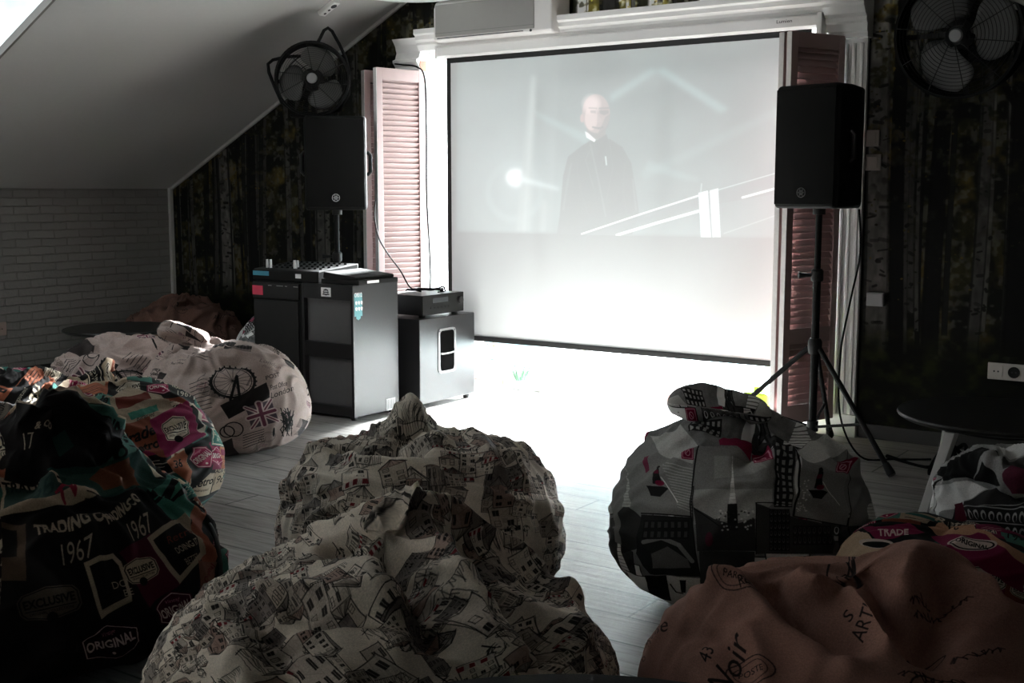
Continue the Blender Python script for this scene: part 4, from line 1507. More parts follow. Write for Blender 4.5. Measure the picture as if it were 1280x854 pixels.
class Bag:
    """A slumped bean bag: revolved, lumpy body; peaks and folds pulled into the cloth; uv = arc length around the side it shows the room."""

    def __init__(s, pxc, rng, R, H, seed, peaks=(), folds=(), wr=1.0, zc=.36, sq=1.0, lump=.05, nu=230, nv=128, tilt=.5, dome=.85, pleat=None, shift=(0, 0)):
        p = FH * rng + RT * (pxc - 640) / 1480 * rng
        s.c = np.array([p[0], p[1], 0.0])
        s.R, s.H = R, H
        s.out = np.array([p[0], p[1], 0]) / np.hypot(p[0], p[1])        # away from the room's near end
        s.right = np.array([s.out[1], -s.out[0], 0])
        s.nu, s.nv = nu, nv
        th = np.linspace(0, 2 * PI, nu, endpoint=False)
        ph = np.linspace(-PI / 2 + .03, PI / 2 - .012, nv)
        TH, PH = np.meshgrid(th, ph)
        cz = zc * H
        lo = PH < 0
        cr = np.where(lo, np.cos(PH) ** .5, np.cos(PH) ** dome)
        zz = np.where(lo, cz - cz * np.abs(np.sin(PH)) ** 1.0, cz + (H - cz) * np.abs(np.sin(PH)) ** 1.05)
        L = np.zeros_like(TH)
        for i in range(nv):
            for j in range(0, nu):
                pass
        rgs = np.random.default_rng(seed)
        for k in range(2, 7):                                            # soft lobes
            a, b, q = rgs.uniform(0, 2 * PI), rgs.uniform(0, 2 * PI), rgs.uniform(.5, 2.5)
            L += rgs.uniform(.4, 1) / k ** .8 * np.cos(k * TH + a) * np.cos(q * PH + b)
        r = R * cr * (1 + lump * L)
        X = r * np.cos(TH)
        Y = r * np.sin(TH) * sq
        Z = zz * (1 + lump * .6 * np.cos(2 * TH + seed) * np.sin(np.maximum(PH, 0)))
        up_ = np.clip((Z - cz) / max(.01, H - cz), 0, 1.5) ** 1.5
        X = X + shift[0] * up_
        Y = Y + shift[1] * up_
        P = np.stack([X, Y, Z], -1)                                      # right, out, up
        s.base_dir = P.copy()
        for (px_, py_, w, dv, pw) in peaks:
            T = s.local(s.hit_plane(px_, py_, dv))
            d = np.hypot(P[..., 0] - T[0], P[..., 1] - T[1])
            upper = P[..., 2] > cz * .8
            near = upper & (d < w * .6)
            zb = P[..., 2][near].max() if near.any() else H
            g = np.exp(-(d / w) ** pw) * upper
            P[..., 2] += (T[2] - zb) * g
        P[..., 2] = np.maximum(P[..., 2], .004)
        s.P = P
        s.bvh()
        s.uvtilt = tilt
        s.UV = s.uv_of(s.base_dir)
        if pleat:
            (px_, py_, dv, k, amp, rad) = pleat
            T = s.local(s.hit_plane(px_, py_, dv))
            a = np.arctan2(P[..., 1] - T[1], P[..., 0] - T[0])
            d = np.linalg.norm(P - T, axis=-1)
            f = np.exp(-(d / rad) ** 2) * (1 - np.exp(-(d / .05) ** 2))
            ph0 = rgs.uniform(0, 6)
            s.push(amp * f * (np.sin(k * a + ph0 + 3 * np.sin(2 * a)) * .7 + .5 * np.sin(1.7 * k * a + 2 * ph0)))
        if len(folds):
            D = np.zeros(s.P.shape[:2])
            for (amp, w, pts) in folds:
                q = [s.local(np.array(s.hit(*p_))) for p_ in pts]
                D += amp * s.prof(s.dist(q), w)
            s.push(D)
        s.smooth(2)
        s.wrinkle(seed, wr)
        s.smooth(1)
        s.P[..., 2] = np.maximum(s.P[..., 2], .003)

    def local(s, w):
        d = np.asarray(w) - s.c
        return np.array([d @ s.right, d @ s.out, d[2]])

    def world(s, P):
        return s.c + P[..., 0:1] * s.right + P[..., 1:2] * s.out + P[..., 2:3] * np.array([0, 0, 1.0])

    def hit_plane(s, x, y, dv=0.):
        d = ray(x, y)
        o = s.c + s.out * dv
        t = ((o - C0) @ s.out) / (d @ s.out)
        return C0 + d * t

    def bvh(s):
        W = s.world(s.P).reshape(-1, 3)
        f = []
        for i in range(0, s.nv - 1):
            for j in range(s.nu):
                k = (j + 1) % s.nu
                f.append((i * s.nu + j, i * s.nu + k, (i + 1) * s.nu + k, (i + 1) * s.nu + j))
        s.faces = f
        s.tree = BVHTree.FromPolygons([tuple(w) for w in W], f)

    def hit(s, x, y):
        d = Vector(ray(x, y)).normalized()
        o = Vector(C0)
        h = s.tree.ray_cast(o, d)
        if h[0] is not None:
            return np.array(h[0])
        m = s.hit_plane(x, y)
        return np.array(s.tree.find_nearest(Vector(m))[0])

    def dist(s, pts):
        P = s.P.reshape(-1, 3)
        out = np.full(len(P), 9.)
        for a, b in zip(pts, pts[1:]):
            d = b - a
            L = d @ d
            t = np.clip(((P - a) @ d) / max(L, 1e-9), 0, 1)
            out = np.minimum(out, np.linalg.norm(P - a - t[:, None] * d, axis=1))
        return out.reshape(s.nv, s.nu)

    def prof(s, d, w):
        q = d / w
        return .45 * np.exp(-q * q) + .55 * np.exp(-1.8 * q)

    def normals(s):
        P = s.P
        du = np.roll(P, -1, 1) - np.roll(P, 1, 1)
        dv = np.gradient(P, axis=0)
        n = np.cross(du, dv)
        return n / np.maximum(np.linalg.norm(n, axis=-1, keepdims=True), 1e-9)

    def push(s, D):
        s.P = s.P + s.normals() * D[..., None]

    def smooth(s, n):
        for _ in range(n):
            P = s.P
            q = .5 * P + .125 * (np.roll(P, 1, 1) + np.roll(P, -1, 1))
            q[1:-1] += .125 * (P[2:] + P[:-2])
            q[0], q[-1] = P[0], P[-1]
            s.P = q

    def wrinkle(s, seed, wr):
        if wr <= 0:
            return
        P = s.P
        n = np.zeros(P.shape[:2])
        o = seed * 3.7
        H = s.H
        for i in range(s.nv):
            for j in range(s.nu):
                x, y, z = P[i, j]
                rr = math.hypot(x, y) + .05
                th = math.atan2(y, x)
                q = Vector((x * 2.6 + o, y * 2.6, z * 2.6))
                wv = Vector((noise.noise(q), noise.noise(q + Vector((17.3, 5.1, 2.7))), noise.noise(q + Vector((3.9, 31.7, 11.2)))))
                a = noise.noise(Vector((x * 3.4 + o + wv.x * .7, y * 3.4 + wv.y * .7, z * 3.4)))
                # creases running in drifting directions over the cloth
                ca, sa = math.cos(wv.z * 2.6 + o), math.sin(wv.z * 2.6 + o)
                u, v = x * ca + (y + z) * sa, -x * sa + (y + z) * ca
                b = 1 - abs(noise.noise(Vector((u * 2.6 + wv.x, v * 8.5 + o, wv.y * 1.2))))
                c = 1 - abs(noise.noise(Vector((u * 5 + wv.y * 2, v * 19 + o * 2, z * 4))))
                top_ = .35 + .65 * min(1, max(0, (z / H - .15) / .6))
                n[i, j] = (a * .014 + (b ** 4 - .4) * .030 + (c ** 6 - .3) * .007) * top_
        s.push(n * wr)

    def uv_of(s, P):
        """azimuthal map about a direction tilted up toward the room's near end"""
        c = np.array([0, 0, .42 * s.H])
        d = (P - c) / np.array([s.R, s.R, .62 * s.H])
        d = d / np.maximum(np.linalg.norm(d, axis=-1, keepdims=True), 1e-9)
        t = s.uvtilt
        f = np.array([0, -math.cos(t), math.sin(t)])
        r = np.array([1., 0, 0])
        u = np.array([0, math.sin(t), math.cos(t)])
        ps = np.arccos(np.clip(d @ f, -1, 1))
        a, b = d @ r, d @ u
        h = np.maximum(np.hypot(a, b), 1e-9)
        k = ps / PI * .49
        return np.stack([.5 + k * a / h, .5 + k * b / h], -1)

    def uv_px(s, x, y):
        """uv under a point of the photograph, on the smooth body"""
        return s.uv_of(s.local(s.hit(x, y)))

    def painter(s, cv):
        cache = {}

        def T(p):
            o = np.empty((len(p), 2))
            for i, (x, y) in enumerate(np.asarray(p, float)):
                k = (round(x, 1), round(y, 1))
                if k not in cache:
                    cache[k] = s.uv_px(x, y)
                o[i] = cache[k]
            return o * [cv.w, cv.h]
        return T

    def build(s, name, label, group, material, rot=0.0, us=1.0):
        t = Thing(name, label, 'bean bag', tuple(s.c), group)
        W = s.world(s.P).reshape(-1, 3) - s.c
        n = len(W)
        bot = W[:s.nu].mean(0)
        topc = W[-s.nu:].mean(0)
        V = np.vstack([W, bot, topc])
        f = list(s.faces)
        for j in range(s.nu):
            k = (j + 1) % s.nu
            f.append((k, j, n))
            f.append(((s.nv - 1) * s.nu + j, (s.nv - 1) * s.nu + k, n + 1))
        me = bpy.data.meshes.new('cover')
        me.from_pydata([tuple(v) for v in V], [], f)
        me.polygons.foreach_set('use_smooth', [True] * len(me.polygons))
        uv = np.vstack([s.UV.reshape(-1, 2), s.UV[0].mean(0), s.UV[-1].mean(0)])
        if rot:
            q = uv - .5
            uv = np.stack([.5 + q[:, 0] * math.cos(rot) - q[:, 1] * math.sin(rot), .5 + q[:, 0] * math.sin(rot) + q[:, 1] * math.cos(rot)], 1)
        uv = .5 + (uv - .5) * us
        li = np.empty(len(me.loops), np.int32)
        me.loops.foreach_get('vertex_index', li)
        L = me.uv_layers.new(name='UVMap')
        L.data.foreach_set('uv', uv[li].astype(np.float32).ravel())
        me.materials.append(material)
        o = bpy.data.objects.new('cover', me)
        COL.objects.link(o)
        o.parent = t.o
        s.t, s.cover = t, o
        return t


def roll(bag, a, b, r, dv, name, material, seed=0, pleats=7, squash=.85, bend=.0, label=None, uvs=.22):
    """a gathered bunch of cloth along the line a-b (picture points at depth dv)"""
    A, B = bag.local(bag.hit_plane(*a, dv)), bag.local(bag.hit_plane(*b, dv))
    ax = B - A
    Ln = np.linalg.norm(ax)
    ax = ax / Ln
    upv = np.array([0, 0, 1.0])
    sd = np.cross(ax, upv)
    sd /= np.linalg.norm(sd)
    upv = np.cross(sd, ax)
    nu, nv = 72, 44
    V, UVs = [], []
    for i in range(nv):
        u = -1 + 2 * i / (nv - 1)
        rad = r * max(.03, (1 - abs(u) ** 5)) ** .5
        for j in range(nu):
            th = 2 * PI * j / nu
            w = 1 + .12 * math.sin(pleats * th + 2.5 * u + seed) + .10 * math.sin(3 * th - 4 * u + seed * 2) + .10 * noise.noise(Vector((3 * math.cos(th), 3 * math.sin(th), 4 * u + seed)))
            p = (A + B) / 2 + ax * u * Ln / 2 + (sd * math.cos(th) + upv * math.sin(th) * squash) * rad * w + upv * bend * (1 - u * u)
            V.append(p)
            UVs.append((.5 + uvs * (u * Ln * .5 + .02 * math.sin(th)) / .4 * 1.2, .62 + uvs * th / 2 / PI * .8))
    W = bag.world(np.array(V)) - bag.c
    f = []
    for i in range(nv - 1):
        for j in range(nu):
            k = (j + 1) % nu
            f.append((i * nu + j, i * nu + k, (i + 1) * nu + k, (i + 1) * nu + j))
    f.append(tuple(range(nu))[::-1])
    f.append(tuple(range((nv - 1) * nu, nv * nu)))
    me = bpy.data.meshes.new(name)
    me.from_pydata([tuple(v) for v in W], [], f)
    me.polygons.foreach_set('use_smooth', [True] * len(me.polygons))
    L = me.uv_layers.new(name='UVMap')
    for lp in me.loops:
        L.data[lp.index].uv = UVs[lp.vertex_index]
    me.materials.append(material)
    o = bpy.data.objects.new(name, me)
    COL.objects.link(o)
    o.parent = bag.t.o
    if label:
        o['label'] = label
    return o


def piping(bag, pts, r, material):
    q = [Vector(bag.hit(*p)) for p in pts]
    mb = MB()
    P = []
    for a, b in zip(q, q[1:]):
        for k in range(6):
            P.append(a.lerp(b, k / 6) + Vector((0, 0, .004 * math.sin(len(P) * 1.3))) + Vector(-bag.out) * .004)
    return bag.t.part('piping', mb.tube(P, r, 8), material, smooth=True, label='thick black piping along the seam')


# ---- shapes -------------------------------------------------------------
bag_A = Bag(40, 3.3, .50, .52, 11, peaks=[(75, 495, .20, .05, 2.0), (205, 575, .16, -.02, 2.2)], wr=1.2, dome=.7,
            folds=[(.05, .05, [(0, 545), (60, 520), (110, 510), (135, 535)]), (-.05, .04, [(0, 610), (70, 585), (150, 580)]), (.035, .035, [(60, 600), (130, 560), (190, 560), (235, 600)]),
                   (-.03, .03, [(95, 640), (150, 612), (205, 600)]), (.025, .03, [(0, 650), (60, 625), (120, 615)])], tilt=.35)
bag_B = Bag(140, 4.7, .41, .50, 12, peaks=[(150, 474, .22, .0, 2.2)], wr=.75, dome=.62,
            folds=[(-.05, .045, [(20, 520), (70, 545), (110, 575), (150, 590)]), (.03, .035, [(120, 480), (135, 520), (150, 570)]), (.025, .03, [(150, 565), (185, 570), (230, 590)])], tilt=.35)
bag_C = Bag(5, 5.6, .46, .44, 13, peaks=[(150, 428, .13, .1, 2.0), (60, 466, .25, .1, 2)], wr=1.5, dome=.8,
            folds=[(.04, .04, [(0, 480), (60, 465), (120, 450), (155, 435)]), (-.04, .035, [(0, 500), (60, 485), (130, 465)]), (.03, .03, [(20, 520), (80, 500), (140, 480)])])
bag_D = Bag(275, 5.95, .43, .54, 14, peaks=[(226, 424, .11, .06, 2.0)], wr=.7, dome=.62, pleat=(226, 430, .05, 9, .018, .28),
            folds=[(.03, .03, [(240, 450), (290, 440), (345, 448)]), (-.025, .03, [(215, 470), (250, 465), (300, 452)])], tilt=.35)
bag_E = Bag(525, 3.75, .475, .52, 15, peaks=[(513, 472, .10, .12, 1.4), (560, 506, .17, .14, 2.0), (405, 529, .15, .10, 2.4), (455, 531, .12, .10, 2.4), (640, 540, .15, .12, 2.2)], wr=.65, dome=.62,
            folds=[(.045, .030, [(379, 545), (405, 568), (451, 581), (497, 583), (546, 594)]),
                   (-.075, .055, [(428, 562), (470, 562), (505, 566)]), (-.085, .04, [(488, 556), (505, 568), (525, 566)]),
                   (.030, .022, [(470, 535), (530, 538), (592, 541), (648, 575), (655, 598)]), (-.030, .022, [(500, 548), (560, 548), (600, 552)]),
                   (.045, .040, [(535, 566), (575, 552), (605, 566), (617, 590)]), (-.035, .03, [(625, 560), (640, 590), (648, 612)]),
                   (.02, .02, [(514, 476), (498, 510), (486, 540)]), (.018, .02, [(516, 478), (545, 505), (585, 512)]),
                   (.022, .03, [(350, 605), (400, 600), (450, 606)]), (-.02, .025, [(360, 630), (410, 618), (470, 622)]), (.02, .025, [(600, 620), (650, 628), (700, 640)]),
                   (-.02, .02, [(690, 610), (670, 640), (690, 680)])], tilt=.45)
bag_F = Bag(478, 2.62, .54, .50, 16, peaks=[(515, 608, .16, .16, 1.7), (405, 668, .13, .05, 2.0), (690, 735, .16, .0, 2.2)], wr=.75, dome=.75, zc=.3,
            folds=[(.075, .045, [(518, 612), (536, 672), (569, 736), (602, 788), (635, 830)]),
                   (.055, .04, [(515, 610), (560, 640), (602, 672), (649, 705), (728, 748)]),
                   (-.09, .045, [(485, 684), (510, 712), (527, 741), (540, 790)]), (-.075, .04, [(575, 680), (610, 730), (650, 775), (680, 800)]),
                   (.045, .03, [(405, 668), (440, 664), (470, 664), (499, 655)]), (-.07, .035, [(420, 692), (460, 690), (490, 700)]),
                   (.04, .03, [(330, 742), (377, 742), (430, 748), (500, 752)]), (-.035, .03, [(360, 765), (420, 772), (490, 775)]),
                   (.05, .04, [(691, 754), (718, 788), (722, 812)]), (-.04, .03, [(672, 770), (690, 810), (690, 845)]),
                   (.03, .03, [(260, 760), (300, 800), (310, 850)]), (-.03, .03, [(290, 760), (340, 800), (350, 850)]), (.035, .035, [(440, 690), (470, 730), (500, 800)])], tilt=.55)
bag_G = Bag(933, 3.75, .425, .54, 17, peaks=[(900, 508, .16, .02, 2.2), (1030, 540, .16, .06, 2.2)], wr=.55, dome=.56, lump=.03,
            folds=[(-.04, .03, [(850, 528), (900, 534), (945, 545)]), (.035, .035, [(940, 505), (985, 530), (1040, 550), (1085, 570)]), (-.04, .03, [(945, 540), (955, 560), (930, 575)]),
                   (.025, .03, [(800, 530), (850, 530), (880, 545)]), (-.02, .02, [(830, 560), (900, 562), (960, 570)]), (.03, .03, [(960, 515), (968, 560), (960, 590)])], tilt=.4)
bag_H = Bag(1328, 3.9, .385, .44, 18, peaks=[(1260, 560, .13, .1, 2.0)], wr=1.2, dome=.6,
            folds=[(.04, .03, [(1190, 590), (1230, 582), (1275, 600)]), (-.05, .03, [(1215, 600), (1250, 610), (1280, 625)]), (.03, .03, [(1180, 610), (1200, 600), (1225, 605)]), (.03, .03, [(1225, 570), (1250, 590), (1280, 608)])])
bag_I = Bag(1078, 2.5, .475, .46, 19, peaks=[(1165, 668, .15, .08, 1.9), (950, 702, .22, .0, 2.2)], wr=.45, dome=.72, zc=.32,
            folds=[(.065, .040, [(900, 735), (921, 730), (952, 749), (967, 776), (1014, 804), (1061, 833)]), (-.095, .045, [(958, 728), (975, 750), (1000, 780), (1050, 812)]),
                   (.065, .035, [(1002, 722), (1018, 734), (1058, 733), (1090, 768), (1112, 807)]), (-.085, .05, [(1040, 715), (1090, 735), (1130, 790)]),
                   (.055, .035, [(1158, 668), (1145, 700), (1128, 735)]), (-.08, .05, [(1175, 700), (1180, 750), (1165, 810)]), (.04, .04, [(1225, 730), (1250, 765), (1278, 772)]),
                   (.025, .03, [(935, 790), (950, 815), (955, 850)]), (-.02, .03, [(850, 790), (900, 800), (930, 850)])], tilt=.5)
bag_J = Bag(1200, 3.17, .31, .395, 20, wr=.5, dome=.55, peaks=[(1180, 658, .2, 0, 2.2)], tilt=.8)
bag_K = Bag(150, 6.5, .41, .50, 21, wr=1.2, dome=.65, peaks=[(140, 417, .25, .0, 2.2)], folds=[(-.03, .03, [(105, 440), (140, 432), (180, 440)])])
bag_M = Bag(350, 7.85, .33, .44, 22, wr=1.0, dome=.7, peaks=[(322, 392, .14, .0, 2.0)], nu=150, nv=80)
bag_N = Bag(228, 8.55, .45, .50, 23, wr=1.8, dome=.7, peaks=[(215, 366, .2, .0, 1.8), (262, 376, .15, 0, 2)], nu=170, nv=90,
            folds=[(-.07, .05, [(195, 378), (225, 382), (250, 372)]), (.05, .04, [(185, 395), (230, 388), (280, 400)]), (-.05, .04, [(170, 405), (215, 400), (250, 408)])])

# ---- printed cloths -----------------------------------------------------
S = 2048
CREAM = (.86, .82, .77)
INK = (.07, .065, .065)


def houses_cloth():
    c = Canvas(S, S, CREAM)
    rg = np.random.default_rng(31)
    c.a += ((c.noise_layer(40, 40, 3, 4) - .5) * .14)[..., None]
    tones = [(.66, .62, .58), (.54, .51, .49), (.72, .67, .62), (.44, .41, .40), (.76, .72, .68), (.62, .52, .48)]
    for k in range(1900):
        x, y = rg.uniform(0, S), rg.uniform(0, S)
        c.affine(x, y, rg.normal(0, .16), rg.uniform(.42, .85))
        w, h = rg.uniform(50, 110), rg.uniform(60, 135)
        j = lambda a: a + rg.normal(0, 1.6)
        kind = rg.random()
        if kind < .72:
            c.rect(0, 0, w, h, tones[rg.integers(6)] if rg.random() < .55 else CREAM, .85)
            for q in range(2):
                c.line([(j(0), j(0)), (j(0), j(h)), (j(w), j(h)), (j(w), j(0)), (j(0), j(0))], 1.5, INK, .85)
            pk = rg.uniform(.15, .5) * w
            c.poly([(-4, h), (w * .5, h + pk), (w + 4, h)], tones[rg.integers(6)], .8)
            c.line([(j(-5), h), (j(w * .5), h + pk), (j(w + 5), h)], 2, INK, .9)
            for q in range(int(rg.integers(5, 16))):
                a = rg.uniform(0, 1)
                c.line([(w * .5 + (a - .5) * 8, h + pk * .9), (w * a, h + 1)], 1.1, INK, .65)
            nx, ny = rg.integers(2, 5), rg.integers(2, 5)
            for ix in range(nx):
                for iy in range(ny):
                    if rg.random() < .15:
                        continue
                    wx, wy = w * (ix + .25) / nx, h * (iy + .3) / ny
                    ww, wh = w * .48 / nx, h * .52 / ny
                    if rg.random() < .6:
                        c.rect(wx, wy, ww, wh, INK, .82)
                        c.line([(wx + ww / 2, wy), (wx + ww / 2, wy + wh)], 1, CREAM, .8)
                    else:
                        c.frame(wx, wy, ww, wh, 1.4, INK, .9)
                        c.line([(wx, wy + wh / 2), (wx + ww, wy + wh / 2)], 1, INK, .8)
            if rg.random() < .16:
                n_ = 6
                for q in range(n_):
                    c.poly([(w * q / n_, 20), (w * (q + 1) / n_, 20), (w * (q + 1) / n_ + 3, 6), (w * q / n_ - 3, 6)], (.46, .10, .13) if q % 2 else (.82, .78, .75), .9)
            if rg.random() < .5:
                g = rg.uniform(.3, 1.2)
                for q in range(14):
                    c.line([(w * q / 14, 0), (w * q / 14 + 16 * g, h * .5 * g)], 1, INK, .4)
        elif kind < .86:                                               # scribbled trees and figures
            for q in range(26):
                a, b = rg.uniform(0, 6.28), rg.uniform(6, 26)
                c.line([(b * math.cos(a), 50 + b * math.sin(a)), (b * math.cos(a + .9), 50 + b * math.sin(a + .9))], 2.2, INK, .8)
            c.line([(0, 0), (rg.normal(0, 3), 40)], 4, INK, .9)
        else:
            for q in range(18):
                c.line([(q * 6, rg.normal(0, 2)), (q * 6 + rg.normal(0, 6), rg.uniform(20, 70))], 1.6, INK, .75)
            c.line([(0, 0), (108, rg.normal(0, 4))], 2, INK, .9)
    return c


def label_cloth(seed):
    """patchwork of vintage labels"""
    c = Canvas(S, S, (.10, .09, .09))
    rg = np.random.default_rng(seed)
    pal = [(.62, .55, .47), (.16, .35, .32), (.07, .06, .06), (.42, .09, .22), (.58, .34, .25), (.70, .63, .55), (.09, .08, .08), (.45, .24, .17), (.25, .42, .38)]
    cell = 118
    for i in range(-1, S // cell + 2):
        for jx in range(-1, S // cell + 2):
            x, y = jx * cell + (i % 2) * 50 + rg.normal(0, 8), i * cell + rg.normal(0, 8)
            c.affine(x, y, rg.normal(0, .05), 1)
            w, h = rg.uniform(100, 165), rg.uniform(95, 140)
            b = pal[rg.integers(9)]
            c.rect(0, 0, w, h, b, 1)
            dark = sum(b) < .9
            fg = (.74, .69, .62) if dark else (.08, .07, .07)
            k = rg.integers(6)
            if k == 0:
                label_badge(c, w / 2, h / 2, w * .8, h * .6, 'EXCLUSIVE', (.75, .70, .63), (.08, .07, .07))
            elif k == 1:
                hexa(c, w / 2, h / 2, w * .7, h * .75, 'ORIGINAL')
            elif k == 2:
                c.text('1967', w / 2, h * .5, h * .3, fg, ang=.12, shear=.3)
                c.text('TRADING CO', w / 2, h * .82, h * .15, fg, bold=.03)
            elif k == 3:
                c.frame(8, 8, w - 16, h - 16, 6, (.72, .67, .6))
                c.text('DOING IT', w / 2, h * .55, h * .17, fg)
                c.text('BETTER', w / 2, h * .3, h * .15, fg)
            elif k == 4:
                c.text('Retro', w / 2, h * .6, h * .34, fg, shear=.35, bold=.02, ang=.15)
                c.text('guaranteed', w / 2, h * .25, h * .14, fg, shear=.35)
            else:
                c.rect(w * .1, h * .55, w * .8, h * .25, pal[rg.integers(9)])
                for q in range(4):
                    c.line([(w * .12, h * (.12 + q * .09)), (w * rg.uniform(.5, .9), h * (.12 + q * .09))], 2.5, fg, .8)
    return c


def label_badge(c, x, y, w, h, txt, col, ink, flip=False, ang=0., sub=True):
    ca, sa = math.cos(ang), math.sin(ang)
    f = -1 if flip else 1
    R = lambda P: [(x + a * ca - b * sa, y + a * sa + b * ca) for a, b in P]
    P = [(-w * .5, -h * .2), (-w * .42, -h * .36), (0, -h * .5), (w * .42, -h * .36), (w * .5, -h * .2), (w * .5, h * .2), (w * .42, h * .36), (0, h * .5), (-w * .42, h * .36), (-w * .5, h * .2)]
    c.poly(R(P), col)
    q = [(a * .93, b * .9) for a, b in P]
    c.line(R(q + q[:1]), h * .03, ink)
    c.text(txt, *R([(0, f * h * .06)])[0], h * .26, ink, w=w * .82, ang=ang, bold=.03, flip=flip)
    if sub:
        c.line(R([(-w * .4, -f * h * .14), (w * .4, -f * h * .14)]), h * .035, ink)
        c.text('ORIGINAL COLLECTION', *R([(0, -f * h * .23)])[0], h * .08, ink, w=w * .7, ang=ang, flip=flip)
        c.ell(*R([(0, -f * h * .42)])[0], h * .16, h * .16, ink)


def hexa(c, x, y, w, h, txt, flip=False, ang=0., col=(.50, .09, .24)):
    ca, sa = math.cos(ang), math.sin(ang)
    f = -1 if flip else 1
    R = lambda P: [(x + a * ca - b * sa, y + a * sa + b * ca) for a, b in P]
    P = [(-w * .5, -h * .22), (0, -h * .5), (w * .5, -h * .22), (w * .5, h * .22), (0, h * .5), (-w * .5, h * .22)]
    c.poly(R(P), col)
    q = [(a * .9, b * .9) for a, b in P]
    c.line(R(q + q[:1]), h * .025, (.78, .7, .68))
    c.text(txt, *R([(0, 0)])[0], h * .24, (.8, .74, .72), w=w * .84, ang=ang, bold=.03, flip=flip)
    c.text('Vintage', *R([(0, f * h * .24)])[0], h * .12, (.75, .55, .6), ang=ang, shear=.3, flip=flip)
    c.ell(*R([(0, -f * h * .3)])[0], h * .05, h * .04, (.78, .7, .68))


CR2 = (.66, .61, .54)


def labels_A():
    c = label_cloth(41)
    c.T = bag_A.painter(c)
    c.A = None
    c.poly([(0, 650), (95, 632), (190, 600), (262, 640), (275, 720), (262, 800), (200, 854), (0, 854)], (.085, .075, .075), 1, dens=6)
    c.poly([(0, 480), (80, 470), (150, 490), (165, 550), (150, 592), (60, 600), (0, 600)], (.085, .075, .08), 1, dens=5)
    c.text('& CO', 55, 547, 9, CR2, bold=.03, flip=True)
    c.text('17', 33, 563, 13, CR2, shear=.2, ang=-.1, flip=True)
    c.poly([(70, 560), (95, 548), (105, 570), (80, 582)], (.10, .24, .21), .9)
    c.poly([(60, 590), (130, 590), (200, 570), (250, 600), (150, 618), (90, 618)], (.13, .27, .25), .9, dens=4)
    c.poly([(0, 605), (60, 600), (90, 620), (40, 632), (0, 630)], (.10, .20, .19), .9, dens=3)
    c.poly([(120, 600), (165, 582), (185, 605), (140, 612)], (.45, .25, .16), .9)
    c.poly([(178, 605), (228, 592), (250, 632), (215, 645)], (.24, .46, .41), 1, dens=4)
    c.text('Retro', 199, 610, 22, INK, ang=-.45, shear=.3, bold=.03, flip=True)
    c.poly([(225, 625), (240, 632), (268, 690), (272, 760), (262, 762), (252, 700)], (.62, .36, .28), .9, dens=3)
    c.text('TRADING CO', 92, 655, 15, CR2, w=100, ang=-.2, bold=.04, flip=True)
    c.ell(156, 636, 30, 21, (.06, .055, .055), 1)
    c.text('TRADING CO', 152, 640, 13, CR2, w=52, ang=-.6, bold=.04, flip=True)
    c.text('1967', 97, 688, 26, CR2, w=44, ang=-.28, shear=.25, flip=True)
    c.text('1967', 177, 658, 24, CR2, w=32, ang=-.5, shear=.25, flip=True)
    c.poly([(150, 690), (190, 665), (225, 730), (185, 760)], (.30, .06, .16), .9, dens=4)
    for F_ in ([(105, 703), (143, 690), (152, 702), (163, 752), (126, 774)], [(186, 671), (226, 638), (258, 690), (222, 731)]):
        c.poly(F_, (.62, .57, .50), 1, dens=4)
        m_ = np.mean(F_, 0)
        c.poly([tuple(m_ + (np.array(p) - m_) * .78) for p in F_], (.055, .05, .05), 1, dens=4)
    c.text('DOING IT', 231, 683, 9, CR2, w=24, ang=-.5, bold=.02, flip=True)
    c.text('BETTER', 238, 699, 8, CR2, w=20, ang=-.5, flip=True)
    c.text('Retro', 224, 668, 10, (.4, .16, .1), ang=-.5, shear=.3, flip=True)
    c.text('DO', 148, 731, 9, CR2, ang=-.25, flip=True)
    c.text('BE', 158, 741, 8, CR2, ang=-.25, flip=True)
    label_badge(c, 177, 713, 46, 34, 'EXCLUSIVE', CR2, INK, True, -.35)
    label_badge(c, 62, 754, 80, 44, 'EXCLUSIVE', (.30, .27, .24), INK, True, -.22)
    hexa(c, 221, 761, 52, 46, 'ORIGINAL', True, -.4, (.26, .06, .15))
    hexa(c, 139, 803, 76, 48, 'ORIGINAL', True, -.28, (.12, .05, .08))
    c.rect(0, 655, 32, 70, (.42, .34, .27), .7)
    c.rect(0, 660, 20, 34, (.08, .07, .07), .9)
    c.poly([(246, 700), (270, 700), (272, 760), (252, 765)], (.52, .36, .31), .9, dens=3)
    c.text('Original', 262, 715, 8, (.4, .06, .12), ang=-1.0, shear=.3, flip=True)
    c.text('ORO', 266, 742, 16, INK, ang=-.9, bold=.04, flip=True)
    c.text('TV', 86, 622, 18, (.5, .12, .2), ang=-.5, bold=.03, flip=True)
    return c


